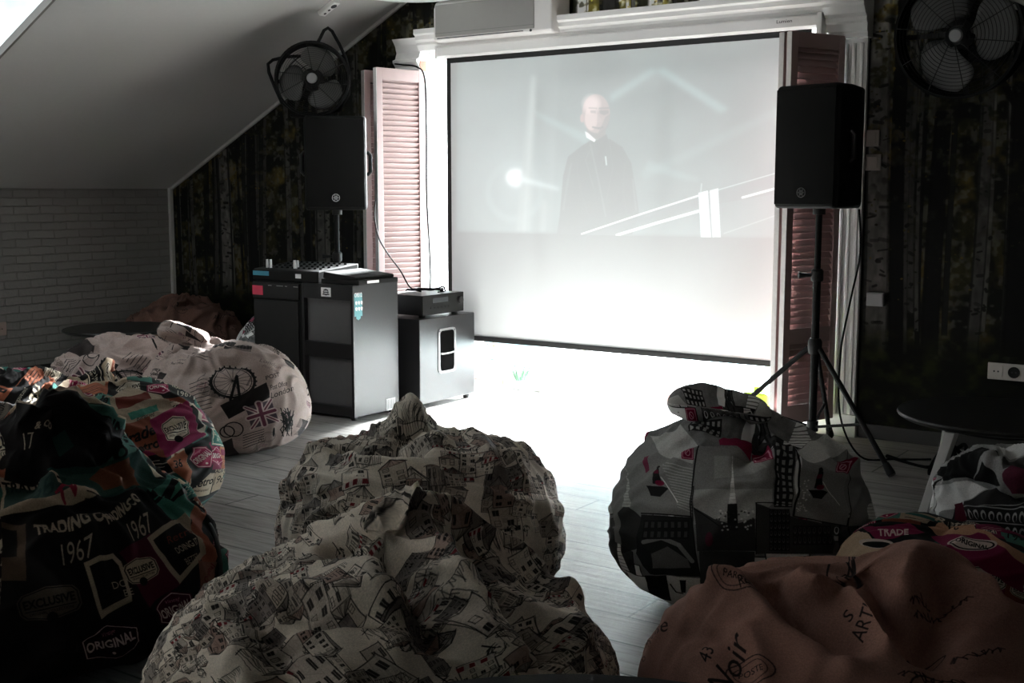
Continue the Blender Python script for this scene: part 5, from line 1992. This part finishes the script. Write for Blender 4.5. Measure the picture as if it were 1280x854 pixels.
def labels_B():
    c = label_cloth(42)
    c.T = bag_B.painter(c)
    c.A = None
    c.poly([(130, 505), (160, 480), (205, 495), (228, 520), (190, 560), (150, 570)], (.58, .52, .45), 1, dens=4)
    c.poly([(140, 497), (188, 489), (193, 500), (148, 514)], (.36, .14, .10), 1, dens=3)
    c.poly([(160, 517), (198, 506), (201, 513), (165, 525)], (.20, .42, .37), 1, dens=2)
    c.text('guaranteed', 183, 521, 7, INK, w=24, ang=-.25, shear=.3, flip=True)
    c.poly([(118, 508), (136, 505), (152, 540), (140, 545)], (.18, .36, .33), 1)
    c.poly([(150, 535), (188, 520), (205, 575), (160, 560)], (.44, .23, .16), .95, dens=3)
    c.text('Grade', 171, 545, 15, INK, ang=-.35, shear=.3, bold=.03, flip=True)
    c.text('Retro', 180, 560, 13, INK, ang=-.35, shear=.3, bold=.03, flip=True)
    c.poly([(188, 525), (235, 503), (256, 545), (205, 575)], (.46, .10, .26), 1, dens=4)
    label_badge(c, 221, 536, 34, 31, 'EXCLUSIVE', (.72, .67, .60), INK, True, -.28)
    c.poly([(235, 503), (246, 502), (257, 540), (250, 543)], (.70, .65, .58), 1)
    c.poly([(238, 510), (243, 508), (254, 535), (249, 537)], (.07, .06, .06), 1)
    c.poly([(232, 560), (262, 545), (264, 590), (240, 612)], (.09, .085, .085), 1, dens=3)
    hexa(c, 252, 572, 25, 32, 'ORIGINAL', True, -.65)
    c.poly([(205, 578), (232, 562), (238, 605), (215, 590)], (.60, .36, .27), 1, dens=2)
    c.text('36', 221, 580, 10, INK, ang=-.3, bold=.03, flip=True)
    c.text('OF', 102, 532, 17, INK, ang=.1, bold=.05, flip=True)
    c.text('Vintage', 115, 510, 11, INK, w=40, ang=-.1, shear=.3, bold=.03, flip=True)
    return c


def labels_J():
    c = label_cloth(43)
    c.T = bag_J.painter(c)
    c.A = None
    c.poly([(1030, 700), (1045, 660), (1080, 660), (1110, 690), (1080, 720)], (.74, .64, .54), 1, dens=4)
    c.poly([(1062, 661), (1100, 655), (1180, 655), (1200, 672), (1120, 680)], (.07, .065, .065), 1, dens=4)
    c.poly([(1082, 662), (1140, 657), (1158, 668), (1100, 675)], (.46, .09, .24), 1, dens=3)
    c.text('TRADE', 1120, 667, 7, (.8, .7, .68), w=38, ang=.02, bold=.03, flip=True)
    c.ell(1098, 678, 22, 5, (.76, .70, .66))
    c.ell(1098, 679, 18, 3.2, INK)
    c.poly([(1155, 656), (1215, 658), (1280, 690), (1280, 730), (1200, 690)], (.70, .53, .42), 1, dens=4)
    c.poly([(1165, 672), (1225, 668), (1280, 705), (1280, 740), (1190, 690)], (.46, .09, .24), 1, dens=4)
    c.ell(1214, 680, 30, 7, (.78, .72, .68))
    c.oval(1214, 680, 26, 5.4, 1.4, INK)
    c.text('ORIGINAL', 1214, 680, 5, INK, w=40, ang=.15, bold=.03, flip=True)
    c.text('Retro', 1186, 661, 6, INK, w=24, bold=.03, ang=.05, flip=True)
    return c


def london_cloth():
    c = Canvas(S, S, (.61, .545, .525))
    rg = np.random.default_rng(51)
    c.a += ((c.noise_layer(30, 30, 5, 4) - .5) * .12)[..., None]
    for k in range(420):
        c.affine(rg.uniform(0, S), rg.uniform(0, S), -.35 + rg.normal(0, .1), rg.uniform(.7, 1.3))
        q = rg.integers(7)
        if q == 0:
            c.rect(0, 0, 90, 46, (.10, .085, .085), .92)
            for i in range(9):
                c.line([(i * 10 + 4, 3), (i * 10 + 4, rg.uniform(15, 42))], 2, (.34, .30, .3), .7)
        elif q == 1:
            for i in range(7):
                c.line([(0, i * 8), (rg.uniform(50, 95), i * 8)], 2, INK, .7)
        elif q == 2:
            union(c, 0, 0, 58, 38)
        elif q == 3:
            c.text(['LONDON', 'POST', 'London'][rg.integers(3)], 0, 0, 17, INK, shear=.2, ang=.1)
            c.text('Post Office', 10, -22, 10, INK, shear=.3)
        elif q == 4:
            c.oval(0, 0, 26, 26, 3, INK, .85)
            c.oval(0, 0, 19, 19, 1.5, INK, .8)
        elif q == 5:
            for i in range(22):
                a = rg.uniform(0, 6.28)
                c.line([(rg.normal(0, 14), rg.normal(0, 30)), (rg.normal(0, 14), rg.normal(0, 30))], 2.4, INK, .8)
        else:
            c.line([(0, 0), (0, 50)], 7, INK)
            c.line([(0, 50), (0, 62)], 3, INK)
    c.T = bag_D.painter(c)
    c.A = None
    c.poly([(236, 470), (270, 440), (340, 440), (375, 480), (378, 530), (350, 580), (290, 588), (250, 570), (240, 520)], (.61, .545, .525), .6, dens=5)
    wheel(c, 291, 476, 28, 21)
    c.poly([(275, 507), (333, 478), (337, 497), (286, 524)], (.10, .085, .085), 1, dens=4)
    c.line([(296, 470), (300, 500)], 3, INK)
    c.line([(296, 470), (288, 500)], 3, INK)
    union(c, 327, 518, 34, 28, -.3, True)
    c.text('POST', 340, 471, 5, INK, w=16, ang=-.25, flip=True)
    c.text('Post Office', 348, 482, 6, INK, w=24, ang=-.3, shear=.3, flip=True)
    c.text('London', 352, 490, 7, INK, ang=-.35, shear=.3, flip=True)
    for i in range(6):
        c.line([(304, 545 + i * 3), (330, 537 + i * 3)], .9, INK, .8)
    for i in range(40):
        rr = rg.normal(0, 1, 4)
        rr = np.clip(rr, -1.6, 1.6)
        c.line([(358 + rr[0] * 5, 528 + rr[1] * 11), (358 + rr[2] * 5, 528 + rr[3] * 11)], 4.5, INK, .85, px=True)
    c.oval(284, 540, 9, 7, 1.3, INK)
    c.oval(292, 537, 12, 9, 1.3, INK)
    c.poly([(262, 560), (290, 548), (296, 580), (268, 585)], (.14, .12, .12), .9, dens=3)
    c.poly([(305, 568), (346, 556), (348, 566), (312, 580)], (.36, .32, .31), .9, dens=2)
    c.ell(342, 540, 1.6, 6, INK)
    for i in range(8):
        c.line([(236 + i, 480 + i * 5), (258 + i, 474 + i * 5)], 1, INK, .75)
    for i in range(12):
        c.ell(300 + i * 5, 584 - i * 1.6, 2, 3, INK, .8)
    return c


def wheel(c, x, y, rx, ry):
    c.oval(x, y, rx, ry, 3.2, INK, .95)
    c.oval(x, y, rx * .86, ry * .86, 1, INK, .9)
    for k in range(16):
        a = k * PI / 8
        c.line([(x, y), (x + rx * math.cos(a), y + ry * math.sin(a))], .6, INK, .7)
    for k in range(26):
        a = k * 2 * PI / 26
        c.ell(x + rx * 1.08 * math.cos(a), y + ry * 1.08 * math.sin(a), 1.3, 1.3, INK, .9, 7)


def union(c, x, y, w, h, ang=0., flip=False):
    ca, sa = math.cos(ang), math.sin(ang)
    R = lambda P: [(x + a * ca - b * sa, y + a * sa + b * ca) for a, b in P]
    c.poly(R([(-w / 2, -h / 2), (w / 2, -h / 2), (w / 2, h / 2), (-w / 2, h / 2)]), (.27, .23, .26))
    L = (.70, .62, .61)
    P = (.36, .18, .24)
    for s_ in (1, -1):
        c.line(R([(-w / 2, -s_ * h / 2), (w / 2, s_ * h / 2)]), h * .18, L)
    for s_ in (1, -1):
        c.line(R([(-w / 2, -s_ * h / 2), (w / 2, s_ * h / 2)]), h * .06, P)
    for a, b in (((-w / 2, 0), (w / 2, 0)), ((0, -h / 2), (0, h / 2))):
        c.line(R([a, b]), h * .30, L)
    for a, b in (((-w / 2, 0), (w / 2, 0)), ((0, -h / 2), (0, h / 2))):
        c.line(R([a, b]), h * .16, P)


MAG = (.27, .04, .12)


def stamp(c, x, y, s, flip=True, ang=0.):
    ca, sa = math.cos(ang), math.sin(ang)
    R = lambda P: [(x + a * ca - b * sa, y + a * sa + b * ca) for a, b in P]
    h = s / 2
    c.poly(R([(-h, -h), (h, -h), (h, h), (-h, h)]), MAG)
    q = [(-h * .8, -h * .8), (h * .8, -h * .8), (h * .8, h * .8), (-h * .8, h * .8), (-h * .8, -h * .8)]
    c.line(R(q), s * .05, (.45, .33, .36))
    c.oval(*R([(0, 0)])[0], s * .2, s * .22, s * .05, (.45, .33, .36))
    c.line(R([(-h * .3, h * .3), (h * .25, -h * .35)]), s * .06, (.45, .33, .36))


def tower(c, x, y0, y1, w, col, ink):
    """a tall lattice landmark standing from y0 (foot) to y1 (tip)"""
    n = 14
    Lf = [(x - w * (1 - t) ** 1.8 - w * .06, y0 + (y1 - y0) * t) for t in np.linspace(0, 1, n)]
    Rt = [(x + w * (1 - t) ** 1.8 + w * .06, y0 + (y1 - y0) * t) for t in np.linspace(0, 1, n)][::-1]
    c.poly(Lf + Rt, col)
    for k in range(1, n):
        c.line([Lf[k - 1], Rt[::-1][k]] if False else [Lf[k], Rt[n - 1 - k]], abs(w) * .06, ink, .7)


def gondola(c, x, y, s, flip=True):
    f = -1 if flip else 1
    c.poly([(x - .5 * s, y - f * .1 * s), (x - .35 * s, y - f * .55 * s), (x + .1 * s, y - f * .6 * s), (x + .5 * s, y - f * .2 * s), (x + .25 * s, y - f * .1 * s)], (.05, .05, .05), .95)
    c.poly([(x - .2 * s, y), (x - .1 * s, y + f * .75 * s), (x + .12 * s, y + f * .7 * s), (x + .2 * s, y)], (.06, .06, .06), .95)
    c.ell(x, y + f * .8 * s, .1 * s, .12 * s, (.08, .07, .07))
    c.ell(x + .1 * s, y + f * .05 * s, .2 * s, .12 * s, MAG, .9)
    c.poly([(x - .12 * s, y + f * .45 * s), (x + .12 * s, y + f * .45 * s), (x + .1 * s, y + f * .62 * s), (x - .1 * s, y + f * .62 * s)], MAG, .8)
    c.line([(x + .2 * s, y + f * .3 * s), (x + 1.0 * s, y - f * .9 * s)], s * .04, (.55, .55, .55), .9)


def facade(c, x, y, w, h, nx, ny, base=(.13, .13, .13), lit=(.42, .42, .42), arch=False):
    c.rect(x, y, w, h, base, .95, dens=2)
    for i in range(nx):
        for j in range(ny):
            wx, wy = x + w * (i + .2) / nx, y + h * (j + .2) / ny
            if arch:
                c.ell(wx + w * .3 / nx, wy + h * .3 / ny, w * .3 / nx, h * .36 / ny, lit, .9, 12)
                c.ell(wx + w * .3 / nx, wy + h * .36 / ny, w * .2 / nx, h * .26 / ny, base, .95, 12)
            else:
                c.rect(wx, wy, w * .5 / nx, h * .6 / ny, lit, .8)


def photo_cloth(tones=(.12, .22, .32, .45, .62)):
    c = Canvas(S, S, (.27, .27, .27))
    rg = np.random.default_rng(61)
    for k in range(150):
        c.affine(rg.uniform(-60, S), rg.uniform(-60, S), rg.normal(0, .06), rg.uniform(.8, 1.2))
        w, h = rg.uniform(110, 190), rg.uniform(120, 220)
        g = rg.choice(tones)
        c.rect(0, 0, w, h, (g, g, g))
        for i in range(8):
            c.rect(0, h * i / 8, w, h / 8, (g * .8 + .02 * i,) * 3, .5)
        q = rg.integers(5)
        if q == 0:
            facade(c, w * .1, 0, w * .8, h * .8, 5, 6, (.09,) * 3, (.5,) * 3)
        elif q == 1:
            facade(c, 0, h * .1, w, h * .6, 6, 3, (.16,) * 3, (.66,) * 3, arch=True)
        elif q == 2:
            tower(c, w * .5, 0, h * .9, w * .25, (.6,) * 3, (.1,) * 3)
        elif q == 3:
            gondola(c, w * .5, h * .4, w * .3, False)
        else:
            for i in range(12):
                c.line([(rg.uniform(0, w), 0), (rg.uniform(0, w), h * rg.uniform(.3, 1))], 5, (rg.choice([.05, .4]),) * 3, .8)
        c.frame(0, 0, w, h, 3, (.05, .05, .05))
        if rg.random() < .4:
            stamp(c, w * .85, h * .85, 42, False)
    c.a += ((c.noise_layer(90, 90, 8, 3) - .5) * .12)[..., None]
    return c


def photos_G():
    c = photo_cloth()
    c.T = bag_G.painter(c)
    c.A = None
    P = lambda x, y: (740 + x / 2.755, 460 + y / 2.755)
    Q = lambda L: [P(*p) for p in L]
    g3 = lambda v: (v, v * 1.0, v * .99)
    c.poly(Q([(60, 280), (200, 250), (350, 270), (340, 510), (165, 500), (150, 640), (80, 600)]), g3(.30), 1, dens=6)
    c.poly(Q([(205, 250), (300, 215), (365, 270), (345, 330), (230, 300)]), g3(.45), .8, dens=4)
    for i in range(16):
        y = 330 + i * 10
        c.line(Q([(240 + i * 4, y), (345, y + 18)]), .8, g3(.50), .6)
    gondola(c, *P(225, 400), 26)
    c.poly(Q([(95, 500), (120, 470), (130, 480), (170, 520), (165, 620), (100, 640)]), g3(.10), .9, dens=3)
    tower(c, *P(122, 480), P(0, 350)[1], 5, g3(.42), g3(.12))
    # centre: pale tower over a dark quay
    c.poly(Q([(350, 270), (480, 270), (620, 320), (620, 470), (565, 470), (565, 630), (365, 630)]), g3(.30), 1, dens=6)
    c.poly(Q([(352, 420), (620, 420), (620, 470), (565, 520), (352, 540)]), g3(.40), .8, dens=5)
    c.poly(Q([(420, 300), (560, 300), (600, 360), (420, 380)]), g3(.36), .7, dens=3)
    tower(c, *P(484, 470), P(0, 295)[1], 4.5, g3(.55), g3(.2))
    c.poly(Q([(468, 470), (500, 470), (503, 560), (466, 560)]), g3(.08), 1, dens=2)
    c.poly(Q([(350, 480), (420, 520), (465, 535), (505, 535), (560, 520), (565, 630), (365, 630)]), g3(.10), .9, dens=4)
    for i in range(60):
        x, y = rg_().uniform(430, 555), rg_().uniform(490, 560)
        c.ell(*P(x, y), 1.5, 1.3, g3(_RG.choice([.12, .5])), .8, 7)
    c.line(Q([(352, 485), (440, 545)]), .9, g3(.05))
    c.ell(*P(405, 590), 5, 9, MAG, .5)
    # right columns: facade strip, gondola, tower
    facade(c, *P(625, 480), 26, -76, 3, 9, g3(.09), g3(.42))
    c.poly(Q([(700, 280), (760, 250), (865, 285), (885, 400), (878, 545), (690, 510)]), g3(.33), 1, dens=5)
    c.poly(Q([(700, 290), (740, 260), (840, 260), (850, 300), (760, 330)]), g3(.55), .7, dens=3)
    c.poly(Q([(700, 330), (720, 300), (715, 420), (700, 440)]), g3(.62), .9, dens=2)
    for i in range(40):
        x, y = rg_().uniform(700, 750), rg_().uniform(380, 500)
        c.ell(*P(x, y), 1.2, 1.0, g3(.6), .6, 6)
    gondola(c, *P(785, 410), 25)
    c.poly(Q([(865, 285), (960, 320), (1005, 450), (1000, 540), (885, 545)]), g3(.30), 1, dens=5)
    tower(c, *P(962, 520), P(0, 370)[1], 5, g3(.5), g3(.2))
    for L in ([(365, 270), (345, 400), (340, 510), (372, 720)], [(700, 280), (715, 420), (690, 510)], [(865, 285), (888, 400), (880, 545)], [(622, 265), (630, 470)], [(565, 465), (690, 470)], [(565, 465), (565, 640)], [(165, 500), (340, 512)], [(690, 512), (880, 545)]):
        c.line(Q(L), 1.3, g3(.04), .95)
    # lower: leaning tower and arcade, bridge arch, lamp
    c.poly(Q([(566, 468), (690, 515), (840, 545), (830, 640), (566, 640)]), g3(.15), 1, dens=5)
    facade(c, *P(610, 630), 25, -52, 5, 6, g3(.07), g3(.26), arch=True)
    facade(c, *P(690, 610), 50, -24, 8, 2, g3(.10), g3(.24), arch=True)
    c.poly(Q([(165, 505), (340, 515), (370, 720), (200, 710), (150, 640)]), g3(.08), 1, dens=5)
    c.line(Q([(180, 600), (240, 585), (300, 610), (345, 665)]), 5, g3(.30), .9)
    facade(c, *P(175, 590), 58, -24, 7, 2, g3(.06), g3(.16))
    c.poly(Q([(205, 640), (260, 615), (330, 660), (340, 690), (210, 690)]), g3(.22), .9, dens=3)
    c.poly(Q([(372, 630), (560, 632), (560, 800), (372, 800)]), g3(.13), 1, dens=4)
    c.poly(Q([(250, 715), (372, 725), (372, 830), (200, 800)]), g3(.52), 1, dens=4)
    c.poly(Q([(180, 715), (255, 715), (275, 800), (205, 800)]), g3(.05), 1, dens=3)
    c.poly(Q([(302, 730), (325, 730), (322, 775), (308, 775)]), g3(.07), 1)
    c.line(Q([(270, 745), (290, 772), (312, 778)]), 1.4, g3(.06))
    # magenta accents
    c.poly(Q([(132, 232), (200, 215), (208, 245), (190, 262), (125, 270)]), MAG, .95, dens=3)
    c.poly(Q([(435, 255), (470, 235), (540, 240), (556, 270), (545, 290), (500, 270), (440, 268)]), MAG, .95, dens=3)
    c.poly(Q([(858, 232), (900, 240), (945, 275), (945, 300), (865, 262)]), MAG, .95, dens=3)
    c.poly(Q([(520, 235), (535, 165), (565, 150), (568, 230), (555, 245)]), g3(.66), 1, dens=3)
    c.poly(Q([(755, 170), (800, 165), (900, 225), (880, 235)]), g3(.62), 1, dens=3)
    facade(c, *P(330, 235), 40, -20, 5, 3, g3(.08), g3(.46))
    facade(c, *P(640, 210), 40, -18, 5, 3, g3(.08), g3(.46))
    c.poly(Q([(178, 310), (196, 305), (192, 350), (180, 360)]), MAG, .7)
    stamp(c, *P(330, 298), 14)
    stamp(c, *P(588, 303), 21, True, -.15)
    stamp(c, *P(858, 343), 15, True, .1)
    c.poly(Q([(965, 350), (985, 370), (985, 390), (970, 380)]), MAG, .6)
    c.a *= 1.8
    return c


_RG = np.random.default_rng(77)


def rg_():
    return _RG


def script_cloth():
    c = Canvas(S, S, (.60, .45, .40))
    rg = np.random.default_rng(71)
    c.a += ((c.noise_layer(24, 24, 2, 4) - .5) * .05)[..., None]
    ink = (.12, .085, .08)
    for k in range(240):
        c.affine(rg.uniform(0, S), rg.uniform(0, S), .15 + rg.normal(0, .25), rg.uniform(.8, 1.4))
        q = rg.integers(6)
        if q <= 2:                                                     # handwriting
            for r in range(rg.integers(1, 4)):
                x = 0.
                L = []
                n = int(rg.uniform(14, 44))
                for i in range(n):
                    a = i * .9
                    L.append((x + 4 * math.sin(a * 1.7), -r * 18 + 5 * math.sin(a * 2.1 + rg.normal(0, .5)) * (2.0 if rg.random() < .12 else .8)))
                    x += rg.uniform(1.2, 3.6)
                c.line(L, 1.5, ink, .8)
        elif q == 3:
            c.oval(0, 0, 40, 26, 2, ink, .8)
            c.oval(0, 0, 30, 18, 1.4, ink, .7)
            c.text(['PARIS', 'MAIL', 'POSTE'][rg.integers(3)], 0, 0, 11, ink)
        elif q == 4:
            c.text(['No. 47', 'ARTE', 'Bonne', 'Postale', 'DEAR', '43'][rg.integers(6)], 0, 0, rg.uniform(16, 26), ink, shear=.3, alpha=.85)
        else:
            t_ = np.linspace(0, 9, 40)
            c.line([(8 * t + 22 * math.sin(t * 1.3), 14 * math.sin(t * 2) * math.exp(-t * .1)) for t in t_], 2, ink, .8)
    c.T = bag_I.painter(c)
    c.A = None
    P = lambda x, y: (780 + x / 2.56, 620 + y / 2.56)
    c.text('ARTI', *P(758, 410), 18, ink, w=30, ang=-1.0, flip=True)
    c.text('S', *P(712, 378), 13, ink, ang=-.8, flip=True)
    c.oval(*P(685, 250), 20, 17, 1.1, ink, .9)
    c.oval(*P(700, 252), 12, 9, .9, ink, .9)
    c.text('Noir', *P(332, 540), 26, ink, ang=-1.1, shear=.3, flip=True)
    c.text('43', *P(262, 510), 15, ink, ang=-1.4, shear=.3, flip=True)
    c.text('Rose', *P(400, 300), 9, ink, ang=-.5, shear=.3, flip=True)
    return c


C_houses = houses_cloth()
m_houses = cloth_mat('sketched_houses_cloth', C_houses)
m_lab_A = cloth_mat('vintage_label_cloth', labels_A())
m_lab_B = cloth_mat('vintage_label_cloth_bright', labels_B())
m_lab_J = cloth_mat('vintage_label_cloth_magenta', labels_J())
m_london = cloth_mat('london_print_cloth', london_cloth())
m_photo = cloth_mat('grey_photo_cloth', photos_G())
C_light = photo_cloth((.07, .12, .40, .50, .56))
C_light.a *= 1.75
c_ = C_light
c_.T = bag_H.painter(c_)
c_.A = None
c_.poly([(1165, 575), (1300, 545), (1300, 720), (1165, 720)], (.62, .62, .62), 1, dens=8)
c_.poly([(1180, 596), (1225, 572), (1250, 578), (1215, 598), (1190, 606)], (.10, .10, .10), 1, dens=3)
c_.poly([(1250, 558), (1290, 552), (1290, 566), (1255, 572)], (.85, .85, .85), 1, dens=3)
c_.poly([(1250, 578), (1290, 566), (1290, 600), (1262, 598)], (.30, .30, .30), 1, dens=3)
c_.poly([(1215, 598), (1238, 588), (1258, 604), (1236, 600)], (.09, .09, .09), 1, dens=3)
c_.poly([(1178, 612), (1212, 602), (1232, 612), (1206, 630), (1182, 640), (1172, 650)], (.93, .93, .93), 1, dens=4)
c_.line([(1186, 600), (1178, 615), (1172, 640)], 1.2, INK)
for k_ in range(9):
    c_.line([(1184 + k_ * 3, 606 - k_), (1188 + k_ * 3, 603 - k_ * .6)], .9, INK)
c_.poly([(1204, 632), (1232, 614), (1290, 618), (1290, 632), (1196, 634)], (.20, .20, .20), 1, dens=4)
c_.poly([(1192, 634), (1290, 634), (1290, 690), (1190, 680)], (.13, .13, .13), 1, dens=5)
for r_ in range(2):
    for k_ in range(9):
        x_, y_ = 1203 + k_ * 9.5, 642 + r_ * 17 + k_ * .9
        c_.ell(x_, y_, 3.4, 5.6, (.72, .72, .72), .95, 14)
        c_.ell(x_ + .4, y_ + 1.4, 2.1, 4.0, (.10, .10, .10), .95, 12)
    c_.line([(1198, 633 + r_ * 17), (1290, 641 + r_ * 17)], 1.4, (.6, .6, .6))
c_.poly([(1192, 630), (1204, 628), (1206, 650), (1194, 654)], (.32, .05, .14), 1, dens=2)
c_.poly([(1262, 600), (1290, 592), (1290, 618), (1268, 612)], (.32, .05, .14), .8, dens=2)
m_photo_light = cloth_mat('light_photo_cloth', C_light)
C_script = script_cloth()
m_script = cloth_mat('brown_script_cloth', C_script)
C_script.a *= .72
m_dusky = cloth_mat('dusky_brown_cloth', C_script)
M_pipe = mat('black_piping', (.012, .011, .011), .6)

GR = 'bean bags on the plank floor'
bag_A.build('bean_bag', 'dark vintage-label bean bag with TRADING CO and 1967 prints, black piping, nearest at left', GR, m_lab_A)
piping(bag_A, [(214, 592), (240, 612), (258, 640), (270, 672), (275, 705), (274, 735), (268, 765)], .008, M_pipe)
bag_B.build('bean_bag', 'vintage-label bean bag with magenta EXCLUSIVE and ORIGINAL patches, behind the darkest one', GR, m_lab_B)
bag_C.build('bean_bag', 'crumpled teal and orange vintage-label bean bag at the left edge before the brick wall', GR, m_lab_A, rot=2.1)
bag_D.build('bean_bag', 'pinkish white bean bag with big wheel and Union flag print before the black cabinet', GR, m_london)
roll(bag_D, (197, 411), (262, 432), .058, .02, 'gathered_top', m_london, 3, 5, bend=.015)
roll(bag_D, (205, 440), (262, 452), .062, -.03, 'gathered_top', m_london, 5, 4, bend=.0)
bag_E.build('bean_bag', 'sketched-house print bean bag with a pointed top in the middle of the floor', GR, m_houses, us=1.2)
bag_F.build('bean_bag', 'large slumped sketched-house bean bag nearest at centre, in front of the pointed one', GR, m_houses, rot=2.6, us=1.5)
bag_G.build('bean_bag', 'grey city-photo bean bag with magenta stamps and a rolled top before the tripod', GR, m_photo)
roll(bag_G, (834, 502), (964, 520), .060, -.02, 'gathered_top', m_photo, 1, 5, squash=.9, bend=.012)
bag_H.build('bean_bag', 'black and white photo-print bean bag at the right edge in front of the table', GR, m_photo_light)
bag_I.build('bean_bag', 'plain brown bean bag with handwriting print, nearest at right', GR, m_script)
bag_J.build('bean_bag', 'flat magenta, black and cream vintage-label bean bag peeking out behind the brown one', GR, m_lab_J)
bag_K.build('bean_bag', 'bright white printed bean bag half hidden left of the wheel-print one', GR, m_london, rot=2.4)
bag_M.build('bean_bag', 'grey photo-print bean bag showing beside the rack case at the back', GR, m_photo_light, rot=4.0)
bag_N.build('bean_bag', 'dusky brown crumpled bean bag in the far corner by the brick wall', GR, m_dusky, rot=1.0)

# ----------------------------------------------------------------------- light
w = bpy.data.worlds.new('sky')
SC.world = w
w.use_nodes = True
n, l = w.node_tree.nodes, w.node_tree.links
bg = n['Background']
tc = n.new('ShaderNodeTexCoord')
nz = n.new('ShaderNodeTexNoise')
nz.inputs['Scale'].default_value = 5.0
nz.inputs['Detail'].default_value = 5
l.new(tc.outputs['Generated'], nz.inputs['Vector'])
cr = n.new('ShaderNodeValToRGB')
cr.color_ramp.elements[0].position = .40
cr.color_ramp.elements[0].color = (.42, .76, .82, 1)
cr.color_ramp.elements[1].position = .60
cr.color_ramp.elements[1].color = (2.4, 2.4, 2.4, 1)
l.new(nz.outputs['Fac'], cr.inputs[0])
# brighter toward the sun's side of the sky, beyond the gable window
dt = n.new('ShaderNodeVectorMath')
dt.operation = 'DOT_PRODUCT'
dt.inputs[1].default_value = Vector((.10, .92, .38)).normalized()
l.new(tc.outputs['Generated'], dt.inputs[0])
mr = n.new('ShaderNodeMapRange')
mr.interpolation_type = 'SMOOTHSTEP'
mr.inputs['From Min'].default_value = .60
mr.inputs['From Max'].default_value = 1.0
mr.inputs['To Min'].default_value = SKY_LOW
mr.inputs['To Max'].default_value = SKY_HIGH
l.new(dt.outputs['Value'], mr.inputs['Value'])
l.new(cr.outputs[0], bg.inputs['Color'])
l.new(mr.outputs[0], bg.inputs['Strength'])


def portal(name, loc, rot, sx, sy):
    la = bpy.data.lights.new(name, 'AREA')
    la.shape = 'RECTANGLE'
    la.size, la.size_y = sx, sy
    la.cycles.is_portal = True
    o = bpy.data.objects.new(name, la)
    COL.objects.link(o)
    o.location = loc
    o.rotation_euler = rot
    return o


portal('window_portal', ((OPX0 + OPX1) / 2, RY + .09, 1.1), (-PI / 2, 0, 0), 2.7, 2.2)
for nm, s in (('roof_portal', SKY),):
    cx = (s[0] + s[1]) / 2
    ang = math.atan(SL) * (-1 if cx < RIDGE_X else 1)
    portal(nm, (cx, (s[2] + s[3]) / 2, roof_z(cx) + .10), (0, ang, 0), (s[1] - s[0]) * 1.15, s[3] - s[2])

# hazy low sun beyond the gable window
la = bpy.data.lights.new('sun', 'SUN')
la.energy = SUN
la.angle = math.radians(10)
la.color = (.96, .99, 1)
o = bpy.data.objects.new('sun', la)
COL.objects.link(o)
o.location = (-3.4, 12, 4)
o.rotation_euler = Vector((.03, -.97, -math.tan(math.radians(SUN_EL)))).to_track_quat('-Z', 'Y').to_euler()

# the projector's beam onto the screen
if PROJ > 0:
    la = bpy.data.lights.new('projector_beam', 'SPOT')
    la.energy = PROJ
    la.color = (.93, .97, 1)
    la.spot_size = math.radians(32)
    la.spot_blend = .25
    la.shadow_soft_size = .03
    o = bpy.data.objects.new('projector_beam', la)
    COL.objects.link(o)
    o.location = (-4.2, .9, 2.3)
    d = Vector((-3.82, 6.1, 1.82)) - Vector(o.location)
    o.rotation_euler = d.to_track_quat('-Z', 'Y').to_euler()

SC.view_settings.view_transform = 'Standard'
SC.view_settings.look = 'None'
SC.view_settings.gamma = 1
SC.view_settings.use_curve_mapping = False
SC.view_settings.exposure = EXPO
cy = SC.cycles
cy.use_denoising = True
cy.denoiser = 'OPENIMAGEDENOISE'
cy.max_bounces = 10
cy.diffuse_bounces = 6
cy.glossy_bounces = 4
cy.transparent_max_bounces = 10
cy.transmission_bounces = 6
cy.sample_clamp_indirect = 12
cy.caustics_reflective = False
cy.caustics_refractive = False
cy.use_adaptive_sampling = False
